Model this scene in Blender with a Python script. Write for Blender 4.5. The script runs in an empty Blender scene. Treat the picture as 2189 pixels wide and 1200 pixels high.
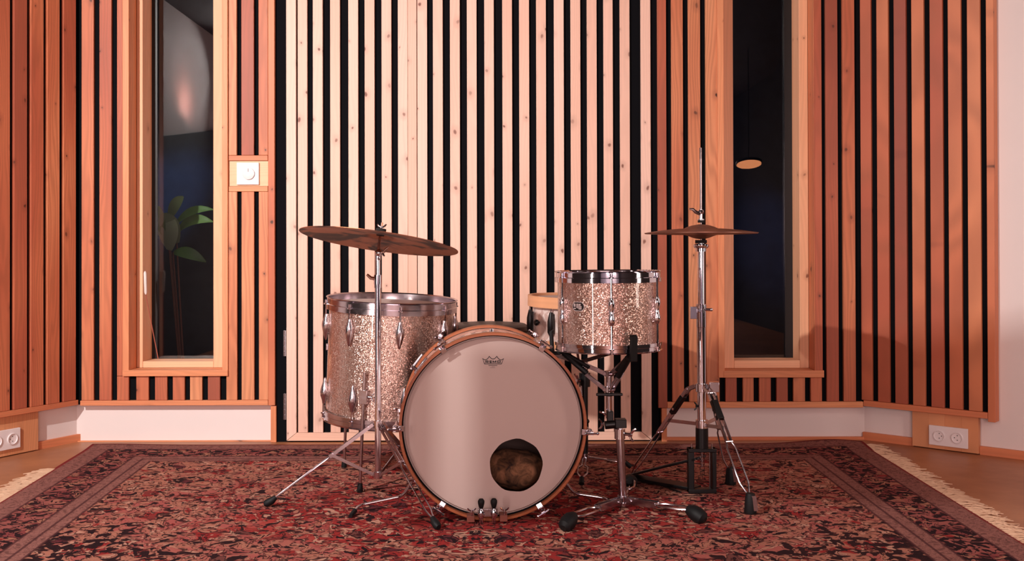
import bpy, bmesh, math, random
from mathutils import Vector, Matrix, Quaternion
random.seed(7)
SC = bpy.context.scene
COL = SC.collection
PI = math.pi
W, H = 2189.0, 1200.0
# ------------------------------------------------------------------ camera
F = 2128.0
CAM = Vector((0, -4.36, 0.83))
PITCH, ROLL = 0.006, 0.0025
PY = 527.0
PX = 1094.5
_f = Vector((0, math.cos(PITCH), math.sin(PITCH)))
_u0 = Vector((0, -math.sin(PITCH), math.cos(PITCH)))
_r0 = Vector((1, 0, 0))
_r = _r0*math.cos(ROLL) - _u0*math.sin(ROLL)
_u = _u0*math.cos(ROLL) + _r0*math.sin(ROLL)

def ray(px, py):
    return _f + _r*((px-PX)/F) + _u*((PY-py)/F)
def P(px, py, D):                      # point at depth D in front of the camera
    d = ray(px, py); return CAM + d*(D/d.y)
def FL(px, py, z=0.0):                 # point on the floor
    d = ray(px, py); return CAM + d*((z-CAM.z)/d.z)
def Ysc(D): return CAM.y + D

cam = bpy.data.cameras.new('camera'); co = bpy.data.objects.new('camera', cam); COL.objects.link(co)
cam.sensor_width = 36.0; cam.lens = F*36.0/W
cam.shift_x = 0.0; cam.shift_y = (PY-H/2)/W
cam.clip_start = 0.05
M3 = Matrix((_r, _u, -_f)).transposed()
co.matrix_world = Matrix.Translation(CAM) @ M3.to_4x4()
SC.camera = co
SC.view_settings.view_transform = 'Standard'; SC.view_settings.look = 'None'
SC.view_settings.gamma = 1.0; SC.view_settings.use_curve_mapping = False
SC.view_settings.exposure = -0.05

# ------------------------------------------------------------------ node helper
def lin(r, g, b):
    def c(v):
        v /= 255.0
        return v/12.92 if v <= 0.04045 else ((v+0.055)/1.055)**2.4
    return (c(r), c(g), c(b), 1.0)

class NT:
    def __init__(s, name):
        s.m = bpy.data.materials.new(name); s.m.use_nodes = True
        s.t = s.m.node_tree; s.t.nodes.clear()
        s.out = s.t.nodes.new('ShaderNodeOutputMaterial')
    def n(s, typ, **kw):
        nd = s.t.nodes.new(typ)
        for k, v in kw.items(): setattr(nd, k, v)
        return nd
    def put(s, sock, v):
        if v is None: return
        if isinstance(v, bpy.types.NodeSocket): s.t.links.new(v, sock)
        else: sock.default_value = v
    def math(s, op, a, b=None, c=None, clamp=False):
        nd = s.n('ShaderNodeMath', operation=op, use_clamp=clamp)
        for i, v in enumerate((a, b, c)): s.put(nd.inputs[i], v)
        return nd.outputs[0]
    def vm(s, op, a, b=None, scale=None):
        nd = s.n('ShaderNodeVectorMath', operation=op)
        s.put(nd.inputs[0], a); s.put(nd.inputs[1], b)
        if scale is not None: s.put(nd.inputs['Scale'], scale)
        return nd.outputs['Value'] if op in ('LENGTH', 'DOT_PRODUCT') else nd.outputs[0]
    def mix(s, f, a, b, mode='MIX'):
        nd = s.n('ShaderNodeMix', data_type='RGBA', blend_type=mode)
        s.put(nd.inputs['Factor'], f); s.put(nd.inputs['A'], a); s.put(nd.inputs['B'], b)
        for o in nd.outputs:
            if o.type == 'RGBA': return o
    def mix(s, f, a, b, mode='MIX'):
        nd = s.n('ShaderNodeMix', data_type='RGBA', blend_type=mode)
        s.put(nd.inputs[0], f); s.put(nd.inputs[6], a); s.put(nd.inputs[7], b)
        return nd.outputs[2]
    def noise(s, vec, scale=5, detail=2, rough=0.5, dist=0.0, color=False):
        nd = s.n('ShaderNodeTexNoise'); s.put(nd.inputs['Vector'], vec)
        nd.inputs['Scale'].default_value = scale; nd.inputs['Detail'].default_value = detail
        nd.inputs['Roughness'].default_value = rough; nd.inputs['Distortion'].default_value = dist
        return nd.outputs['Color'] if color else nd.outputs['Fac']
    def vor(s, vec, scale=5, feature='F1', rnd=1.0, out='Distance'):
        nd = s.n('ShaderNodeTexVoronoi', feature=feature); s.put(nd.inputs['Vector'], vec)
        nd.inputs['Scale'].default_value = scale; nd.inputs['Randomness'].default_value = rnd
        return nd.outputs[out]
    def ramp(s, f, stops, interp='LINEAR'):
        nd = s.n('ShaderNodeValToRGB'); s.put(nd.inputs[0], f)
        cr = nd.color_ramp; cr.interpolation = interp
        while len(cr.elements) < len(stops): cr.elements.new(0.5)
        for e, (p, c) in zip(cr.elements, stops): e.position = p; e.color = c
        return nd.outputs[0]
    def step(s, v, a, b):               # smooth 0..1 between a and b
        nd = s.n('ShaderNodeMapRange', interpolation_type='SMOOTHSTEP'); s.put(nd.inputs[0], v)
        nd.inputs[1].default_value = a; nd.inputs[2].default_value = b
        return nd.outputs[0]
    def coord(s, which='Object'): return s.n('ShaderNodeTexCoord').outputs[which]
    def sep(s, v):
        nd = s.n('ShaderNodeSeparateXYZ'); s.put(nd.inputs[0], v); return nd.outputs
    def comb(s, x, y, z):
        nd = s.n('ShaderNodeCombineXYZ'); s.put(nd.inputs[0], x); s.put(nd.inputs[1], y); s.put(nd.inputs[2], z)
        return nd.outputs[0]
    def attr(s, name):
        return s.n('ShaderNodeAttribute', attribute_name=name)
    def bump(s, h, strength=0.3, dist=0.002):
        nd = s.n('ShaderNodeBump'); s.put(nd.inputs['Height'], h)
        nd.inputs['Strength'].default_value = strength; nd.inputs['Distance'].default_value = dist
        return nd.outputs[0]
    def bsdf(s, color, rough=0.5, metal=0.0, normal=None, spec=None, coat=None, coat_rough=0.1, trans=None, sheen=None):
        b = s.n('ShaderNodeBsdfPrincipled')
        s.put(b.inputs['Base Color'], color); s.put(b.inputs['Roughness'], rough); s.put(b.inputs['Metallic'], metal)
        if normal is not None: s.put(b.inputs['Normal'], normal)
        if spec is not None: b.inputs['Specular IOR Level'].default_value = spec
        if coat is not None:
            b.inputs['Coat Weight'].default_value = coat; b.inputs['Coat Roughness'].default_value = coat_rough
        if sheen is not None: b.inputs['Sheen Weight'].default_value = sheen
        s.t.links.new(b.outputs[0], s.out.inputs[0])
        return b

MAT = {}
def simple(name, rgb, rough=0.5, metal=0.0, spec=None, coat=None, var=0.0, vscale=30):
    k = NT(name)
    c = lin(*rgb)
    if var:
        nz = k.noise(k.coord(), vscale, 3)
        c = k.mix(k.math('MULTIPLY', nz, var), c, lin(*[v*0.6 for v in rgb]))
    k.bsdf(c, rough, metal, spec=spec, coat=coat); MAT[name] = k.m
    return k.m

def wood(name, cols, knot=(60, 30, 20), axis='z', streak=0.35, knots=1.0, rough=0.5, knot_cut=0.1):
    """planed softwood: per-board tone, long grain, cathedral bands, round knots"""
    k = NT(name)
    tone = k.attr('tone').outputs['Fac']
    off = k.math('MULTIPLY', tone, 37.0)
    x, y, z = k.sep(k.coord('Object'))[0:3]
    if axis == 'z': lat = k.math('ADD', x, y); lon = z
    else: lat = z; lon = k.math('ADD', x, y)
    lat = k.math('ADD', lat, off); lon2 = k.math('ADD', lon, k.math('MULTIPLY', off, 1.7))
    v1 = k.comb(k.math('MULTIPLY', lat, 9.0), k.math('MULTIPLY', lon2, 1.1), off)
    warp = k.noise(v1, 1.0, 2)
    # fine grain
    v2 = k.comb(k.math('MULTIPLY', lat, 260.0), k.math('MULTIPLY', lon2, 5.0), off)
    fine = k.noise(v2, 1.0, 3)
    # cathedral bands
    ph = k.math('ADD', k.math('MULTIPLY', lat, 330.0), k.math('MULTIPLY', warp, 62.0))
    band = k.math('MULTIPLY_ADD', k.math('SINE', ph), 0.5, 0.5)
    # large slow colour drift along each board
    v3 = k.comb(k.math('MULTIPLY', lat, 3.0), k.math('MULTIPLY', lon2, 0.9), off)
    drift = k.noise(v3, 1.0, 2)
    t = k.math('ADD', k.math('MULTIPLY', tone, 0.92), k.math('MULTIPLY', k.math('SUBTRACT', drift, 0.45), 1.5), clamp=True)
    n = len(cols)
    c = k.ramp(t, [(i/(n-1), lin(*cc)) for i, cc in enumerate(cols)])
    g = k.math('ADD', k.math('MULTIPLY', band, 0.55), k.math('MULTIPLY', fine, 0.45))
    c = k.mix(k.math('MULTIPLY', g, streak), c, lin(*[v*0.70 for v in cols[len(cols)//2]]))
    # knots
    kv = k.comb(k.math('MULTIPLY', lat, 15.0), k.math('MULTIPLY', lon2, 4.2), off)
    wv = k.vm('ADD', kv, k.vm('SCALE', k.noise(k.comb(k.math('MULTIPLY', lat, 40.), k.math('MULTIPLY', lon2, 25.), off), 1, 1, color=True), scale=0.10))
    nd = k.n('ShaderNodeTexVoronoi', voronoi_dimensions='2D', feature='F1')
    k.put(nd.inputs['Vector'], wv); nd.inputs['Scale'].default_value = 1.0; nd.inputs['Randomness'].default_value = 1.0
    # real round knots: measure distance in metres
    px, py, pz = k.sep(nd.outputs['Position'])[0:3]
    dx = k.math('DIVIDE', k.math('SUBTRACT', px, k.sep(wv)[0]), 15.0)
    dy = k.math('DIVIDE', k.math('SUBTRACT', py, k.sep(wv)[1]), 4.2*1.25)
    dist = k.math('SQRT', k.math('ADD', k.math('MULTIPLY', dx, dx), k.math('MULTIPLY', dy, dy)))
    cr, cg, cb = k.n('ShaderNodeSeparateColor'), None, None
    k.put(cr.inputs[0], nd.outputs['Color'])
    present = k.math('LESS_THAN', cr.outputs[0], knots)
    rad = k.math('MULTIPLY_ADD', cr.outputs[1], 0.0080, 0.0025)
    rel = k.math('DIVIDE', dist, rad)
    core = k.math('MULTIPLY', k.math('SUBTRACT', 1.0, k.step(rel, 0.35, 1.0)), present)
    halo = k.math('MULTIPLY', k.math('SUBTRACT', 1.0, k.step(rel, 0.8, 3.4)), present)
    c = k.mix(k.math('MULTIPLY', halo, 0.30), c, lin(*[v*0.72 for v in cols[-1]]))
    c = k.mix(k.math('MULTIPLY', core, k.math('MULTIPLY_ADD', cr.outputs[2], 0.55, 0.40)), c, lin(*knot))
    bmp = k.bump(g, 0.12, 0.001)
    k.bsdf(c, rough, 0, normal=bmp, spec=0.35)
    MAT[name] = k.m
    return k.m

wood('larch_slat', [(230, 158, 114), (221, 140, 98), (206, 117, 81), (184, 94, 68), (156, 78, 60)], knot=(52, 26, 20), streak=0.55, knots=0.42)
wood('larch_trim', [(236, 160, 112), (226, 144, 100), (204, 116, 80)], axis='x', streak=0.30, knots=0.25)
wood('larch_trim_upright', [(238, 164, 118), (226, 142, 98), (196, 104, 72)], streak=0.35, knots=0.25)
wood('spruce_slat', [(240, 199, 181), (237, 192, 172), (230, 180, 158)], knot=(112, 56, 40), streak=0.20, knots=0.85)
wood('spruce_trim', [(240, 198, 178), (237, 191, 169), (230, 180, 156)], axis='x', knot=(130, 70, 50), streak=0.18, knots=0.25)
wood('pine_frame', [(246, 190, 150), (238, 176, 136), (228, 160, 120)], knot=(120, 62, 40), streak=0.22, knots=0.2)
wood('pine_frame_flat', [(246, 190, 150), (238, 176, 136), (228, 160, 120)], axis='x', knot=(120, 62, 40), streak=0.22, knots=0.15)
wood('pine_board', [(226, 160, 116), (216, 146, 102), (200, 128, 88)], axis='z', knot=(50, 28, 20), streak=0.35, knots=0.3)
wood('maple_hoop', [(178, 104, 66), (158, 86, 54), (138, 72, 46)], axis='x', streak=0.3, knots=0.0, rough=0.35)
wood('beech_hoop', [(238, 176, 136), (230, 164, 122), (220, 150, 110)], axis='x', streak=0.2, knots=0.0, rough=0.4)
simple('black_cloth', (17, 17, 20), 0.95, spec=0.05)
simple('black_rubber', (12, 12, 14), 0.6, spec=0.3)
simple('black_metal', (12, 12, 14), 0.36, 0.0, spec=0.4)
simple('black_vinyl', (26, 24, 26), 0.42, spec=0.5)
simple('white_plastic', (232, 222, 222), 0.32, spec=0.5)
simple('hole_black', (12, 11, 12), 0.8)
simple('white_wall', (230, 218, 215), 0.85, spec=0.2, var=0.05, vscale=8)
simple('ceiling_paint', (62, 54, 54), 0.9)
simple('dark_wall', (40, 34, 34), 0.9)
simple('felt_black', (26, 24, 24), 0.95)
simple('logo_black', (26, 20, 22), 0.5)
simple('steel_hinge', (150, 145, 148), 0.3, 1.0)
simple('brown_block', (122, 62, 48), 0.55)
simple('plaster_outside', (84, 96, 120), 0.9, var=0.9, vscale=5)
simple('white_grip', (236, 226, 220), 0.35)
simple('wand_red', (170, 96, 80), 0.35)
simple('lamp_black', (30, 28, 28), 0.5)
simple('desk_wood', (120, 80, 55), 0.5)
simple('blocker_cloth', (150, 110, 95), 0.9)

def chrome(name, base, rough, scr=0.12):
    k = NT(name)
    nz = k.noise(k.coord(), 60, 3)
    k.bsdf(lin(*base), k.math('MULTIPLY_ADD', nz, scr, rough), 1.0); MAT[name] = k.m
chrome('chrome', (216, 214, 222), 0.04, 0.06)
chrome('chrome_worn', (196, 188, 194), 0.10, 0.18)
chrome('steel_rod', (196, 186, 188), 0.16)

def sparkle(name, dark, mid, light, scale):
    k = NT(name)
    co_ = k.coord('Object')
    nd = k.n('ShaderNodeTexVoronoi', feature='F1'); k.put(nd.inputs['Vector'], co_); nd.inputs['Scale'].default_value = scale
    sc = k.n('ShaderNodeSeparateColor'); k.put(sc.inputs[0], nd.outputs['Color'])
    big = k.noise(co_, 14, 2)
    c = k.ramp(sc.outputs[0], [(0.0, lin(*dark)), (0.45, lin(*mid)), (0.8, lin(*mid)), (1.0, lin(*light))])
    jit = k.vm('SUBTRACT', nd.outputs['Color'], (0.5, 0.5, 0.5))
    geo = k.n('ShaderNodeNewGeometry')
    nrm = k.vm('NORMALIZE', k.vm('ADD', geo.outputs['Normal'], k.vm('SCALE', jit, scale=0.5)))
    b = k.bsdf(c, 0.28, 0.85, normal=nrm, coat=1.0, coat_rough=0.03)
    k.put(b.inputs['Coat Normal'], geo.outputs['Normal'])
    MAT[name] = k.m
sparkle('champagne_sparkle', (150, 116, 104), (208, 174, 160), (255, 244, 236), 430)

def pearl(name, a, b_, c_):
    k = NT(name)
    co_ = k.coord('Object')
    w = k.vm('ADD', co_, k.vm('SCALE', k.noise(co_, 18, 2, color=True), scale=0.08))
    e = k.vor(w, 34, 'F1', out='Color')
    sc = k.n('ShaderNodeSeparateColor'); k.put(sc.inputs[0], e)
    nz = k.noise(w, 40, 4, dist=1.0)
    t = k.math('ADD', k.math('MULTIPLY', sc.outputs[0], 0.5), k.math('MULTIPLY', nz, 0.5))
    c = k.ramp(t, [(0.2, lin(*a)), (0.5, lin(*b_)), (0.8, lin(*c_))])
    k.bsdf(c, 0.25, 0.15, coat=0.6, coat_rough=0.06); MAT[name] = k.m
pearl('white_pearl', (206, 172, 162), (232, 206, 198), (250, 236, 230))

def head_mat(name, rgb, transl):
    k = NT(name)
    nz = k.noise(k.coord(), 350, 2)
    nz2 = k.noise(k.coord(), 5, 2)
    c = k.mix(k.math('MULTIPLY', nz2, 0.12), lin(*rgb), lin(*[v*0.85 for v in rgb]))
    b = k.bsdf(c, 0.55, normal=k.bump(nz, 0.12, 0.0006), spec=0.4)
    tr = k.n('ShaderNodeBsdfTranslucent'); tr.inputs[0].default_value = lin(*rgb)
    mx = k.n('ShaderNodeMixShader'); mx.inputs[0].default_value = transl
    k.t.links.new(b.outputs[0], mx.inputs[1]); k.t.links.new(tr.outputs[0], mx.inputs[2])
    k.t.links.new(mx.outputs[0], k.out.inputs[0]); MAT[name] = k.m
head_mat('coated_head', (200, 177, 170), 0.10)
head_mat('shaded_head', (74, 54, 48), 0.05)  # rear head coloured dark for the shade inside the bass drum

def bronze(name, a, b_, patch):
    k = NT(name)
    co_ = k.coord('Object')
    x, y, z = k.sep(co_)[0:3]
    r = k.vm('LENGTH', k.comb(x, y, 0.0))
    rings = k.math('SINE', k.math('MULTIPLY', r, 1400.0))
    nz = k.noise(co_, 9, 3, 0.55, 0.6)
    t = k.step(nz, 0.44, 0.60)
    c = k.mix(k.math('MULTIPLY', t, patch), lin(*a), lin(*b_))
    k.bsdf(c, k.math('MULTIPLY_ADD', nz, 0.25, 0.34), 0.6, normal=k.bump(rings, 0.15, 0.0004)); MAT[name] = k.m
bronze('old_bronze', (176, 106, 70), (40, 28, 28), 0.95)
bronze('hat_bronze', (150, 106, 88), (124, 84, 72), 0.6)

def glass(name, refl):
    k = NT(name)
    tr = k.n('ShaderNodeBsdfTransparent'); tr.inputs[0].default_value = (0.85, 0.88, 0.9, 1)
    gl = k.n('ShaderNodeBsdfGlossy'); gl.inputs['Roughness'].default_value = 0.0
    gl.inputs['Color'].default_value = (1, 1, 1, 1)
    fr = k.n('ShaderNodeFresnel'); fr.inputs[0].default_value = 1.5
    f = k.math('MULTIPLY', fr.outputs[0], refl, clamp=True)
    mx = k.n('ShaderNodeMixShader'); k.put(mx.inputs[0], f)
    k.t.links.new(tr.outputs[0], mx.inputs[1]); k.t.links.new(gl.outputs[0], mx.inputs[2])
    k.t.links.new(mx.outputs[0], k.out.inputs[0]); MAT[name] = k.m
glass('window_glass', 1.5)

def emit(name, rgb, strength):
    k = NT(name); e = k.n('ShaderNodeEmission'); e.inputs[0].default_value = lin(*rgb); e.inputs[1].default_value = strength
    k.t.links.new(e.outputs[0], k.out.inputs[0]); MAT[name] = k.m
emit('lamp_glow', (255, 158, 104), 5.5)

k = NT('leaf'); oi = k.attr('tone').outputs['Fac']
k.bsdf(k.ramp(oi, [(0, lin(70, 110, 60)), (0.5, lin(120, 150, 80)), (1, lin(190, 196, 160))]), 0.5); MAT['leaf'] = k.m
k = NT('floor_boards')
co_ = k.coord('Object')
nz = k.noise(co_, 2.2, 4, 0.6); nz2 = k.noise(co_, 60, 3)
c = k.mix(k.step(nz, 0.3, 0.7), lin(190, 128, 88), lin(160, 104, 72))
c = k.mix(k.math('MULTIPLY', nz2, 0.25), c, lin(140, 90, 64))
k.bsdf(c, k.math('MULTIPLY_ADD', nz, 0.2, 0.35)); MAT['floor_boards'] = k.m
k = NT('pillow_cloth')
co_ = k.coord('Object'); nz = k.noise(co_, 26, 4, 0.6, 0.8)
k.bsdf(k.ramp(nz, [(0.34, lin(50, 32, 26)), (0.5, lin(112, 76, 52)), (0.68, lin(160, 110, 80))]), 0.9); MAT['pillow_cloth'] = k.m
k = NT('shell_inside')
k.bsdf(lin(120, 78, 58), 0.6); MAT['shell_inside'] = k.m
k = NT('fringe_yarn')
nz = k.noise(k.coord(), 40, 2)
k.bsdf(k.mix(nz, lin(226, 190, 160), lin(184, 140, 112)), 0.9); MAT['fringe_yarn'] = k.m

# rug: u (metres from centre), v (metres from the back edge), stored in the UV map
RUG_W, RUG_D = 3.26, 1.97
def rug_mat():
    k = NT('persian_rug')
    uv = k.n('ShaderNodeUVMap'); uv.uv_map = 'UVMap'
    U, V, _ = k.sep(uv.outputs[0])[0:3]
    u = k.math('MULTIPLY', k.math('SUBTRACT', U, 0.5), RUG_W)
    v = k.math('MULTIPLY', V, RUG_D)
    au = k.math('ABSOLUTE', u)
    av = k.math('ABSOLUTE', k.math('SUBTRACT', v, RUG_D/2))
    du = k.math('SUBTRACT', RUG_W/2, au); dv = k.math('SUBTRACT', RUG_D/2, av)
    e = k.math('MINIMUM', du, dv)
    p = k.comb(au, v, 0.0)
    # woven symmetric drawing with hand-made wobble
    wob = k.vm('SCALE', k.vm('SUBTRACT', k.noise(k.comb(u, v, 3.0), 9, 2, color=True), (0.5, 0.5, 0.5)), scale=0.05)
    q = k.vm('ADD', p, wob)
    w1 = k.vm('ADD', q, k.vm('SCALE', k.vm('SUBTRACT', k.noise(q, 8, 2, color=True), (0.5, 0.5, 0.5)), scale=0.10))
    sh = lambda a, b: k.vm('ADD', w1, (a, b, 0))
    nA = k.noise(w1, 34, 1); nB = k.noise(sh(7.3, 2.1), 38, 1); nC = k.noise(sh(2.9, 8.8), 28, 1); nD = k.noise(sh(5.1, 4.4), 66, 1)
    hue = k.noise(sh(9.7, 1.3), 8, 2); hue2 = k.noise(sh(0.7, 6.3), 16, 2)
    band = lambda n, a, w: k.math('SUBTRACT', 1.0, k.step(k.math('ABSOLUTE', k.math('SUBTRACT', n, a)), w*0.5, w))
    va = k.n('ShaderNodeTexVoronoi', feature='F1'); k.put(va.inputs['Vector'], w1); va.inputs['Scale'].default_value = 11
    sa = k.n('ShaderNodeSeparateColor'); k.put(sa.inputs[0], va.outputs['Color'])
    pet = k.math('ADD', va.outputs['Distance'], k.math('MULTIPLY', k.math('SUBTRACT', nD, 0.5), 0.16))
    petals = k.math('SUBTRACT', 1.0, k.step(pet, 0.30, 0.32)); ringd = band(pet, 0.33, 0.035); core = k.math('SUBTRACT', 1.0, k.step(pet, 0.12, 0.14))
    navy, red, pink, tan, cream, brown, plum = lin(17, 13, 22), lin(150, 42, 42), lin(168, 88, 82), lin(172, 112, 94), lin(192, 142, 122), lin(108, 62, 58), lin(92, 40, 48)
    # ---- field
    ex = k.math('DIVIDE', au, 1.25); ey = k.math('DIVIDE', k.math('SUBTRACT', v, RUG_D*0.58), 0.64)
    rr = k.math('SQRT', k.math('ADD', k.math('MULTIPLY', ex, ex), k.math('MULTIPLY', ey, ey)))
    rr = k.math('ADD', rr, k.math('MULTIPLY', k.math('SUBTRACT', k.noise(w1, 5, 2), 0.5), 0.6))
    fld = k.ramp(rr, [(0.0, red), (0.50, red), (0.60, lin(164, 62, 56)), (0.70, pink), (0.82, tan), (0.92, pink), (1.0, tan)])
    fld = k.mix(k.math('MULTIPLY', k.step(hue, 0.54, 0.58), k.math('ADD', 0.25, k.math('MULTIPLY', k.step(rr, 0.35, 0.6), 0.75))), fld, k.mix(k.step(hue2, 0.48, 0.52), tan, pink))
    fld = k.mix(k.step(hue, 0.45, 0.41), fld, k.mix(k.step(hue2, 0.5, 0.54), red, lin(126, 50, 48)))
    fld = k.mix(k.math('MULTIPLY', band(nB, 0.57, 0.03), 0.7), fld, plum)
    fld = k.mix(k.step(nB, 0.575, 0.595), fld, k.mix(k.step(hue2, 0.45, 0.55), cream, tan))
    fc = k.ramp(sa.outputs[0], [(0.0, tan), (0.3, cream), (0.55, pink), (0.75, plum), (0.9, brown)], 'CONSTANT')
    fl = k.step(sa.outputs[1], 0.45, 0.5)
    fld = k.mix(k.math('MULTIPLY', petals, fl), fld, fc)
    fld = k.mix(k.math('MULTIPLY', core, fl), fld, k.mix(sa.outputs[2], red, navy))
    fld = k.mix(k.math('MULTIPLY', ringd, k.math('MULTIPLY', fl, 0.9)), fld, navy)
    corner = k.math('MULTIPLY', k.step(rr, 0.90, 1.02), k.step(v, 1.10, 1.42))
    dk = k.math('ADD', 0.605, k.math('MULTIPLY', corner, -0.115))
    fld = k.mix(k.step(k.math('SUBTRACT', nA, dk), 0.0, 0.018), fld, navy)
    fld = k.mix(k.math('MULTIPLY', band(nC, 0.5, 0.034), 0.85), fld, lin(40, 18, 24))
    fld = k.mix(k.math('MULTIPLY', k.step(nD, 0.64, 0.67), 0.8), fld, lin(40, 18, 24))
    # ---- main border: navy ground with pink and tan leaves
    bcol = k.mix(k.step(hue, 0.46, 0.52), lin(152, 86, 80), k.mix(k.step(hue2, 0.5, 0.55), lin(130, 62, 62), lin(166, 112, 92)))
    bd = k.mix(k.step(nB, 0.455, 0.475), navy, bcol)
    bd = k.mix(band(nA, 0.5, 0.035), bd, navy)
    bd = k.mix(k.math('MULTIPLY', ringd, 0.9), bd, navy)
    bd = k.mix(k.math('MULTIPLY', core, k.step(sa.outputs[2], 0.5, 0.55)), bd, red)
    # ---- guard stripes: dusty brown-pink with tiny marks
    gd = k.mix(k.noise(w1, 70, 2), lin(166, 112, 102), lin(118, 78, 74))
    gd = k.mix(k.math('MULTIPLY', k.step(nD, 0.55, 0.60), 0.55), gd, lin(66, 36, 38))
    gd = k.mix(k.math('MULTIPLY', band(nD, 0.45, 0.03), 0.45), gd, lin(60, 34, 36))
    # ---- assemble by distance from the edge
    col = k.mix(k.step(e, 0.333, 0.335), gd, fld)
    inb = k.math('MULTIPLY', k.step(e, 0.098, 0.100), k.math('SUBTRACT', 1.0, k.step(e, 0.244, 0.246)))
    col = k.mix(inb, col, bd)
    for a in (0.099, 0.245, 0.292, 0.334):
        ln = k.math('SUBTRACT', 1.0, k.step(k.math('ABSOLUTE', k.math('SUBTRACT', e, a)), 0.003, 0.006))
        col = k.mix(k.math('MULTIPLY', ln, 0.8), col, lin(64, 32, 38))
    col = k.mix(k.math('SUBTRACT', 1.0, k.step(e, 0.010, 0.016)), col, lin(128, 40, 42))
    # worn pile
    wear = k.noise(k.comb(u, v, 0.0), 3.0, 3)
    col = k.mix(k.math('MULTIPLY', wear, 0.14), col, lin(140, 84, 74))
    fine = k.noise(k.comb(u, v, 0.0), 420, 2)
    k.bsdf(col, 0.95, normal=k.bump(fine, 0.5, 0.003), spec=0.08)
    MAT['persian_rug'] = k.m
rug_mat()

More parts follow.
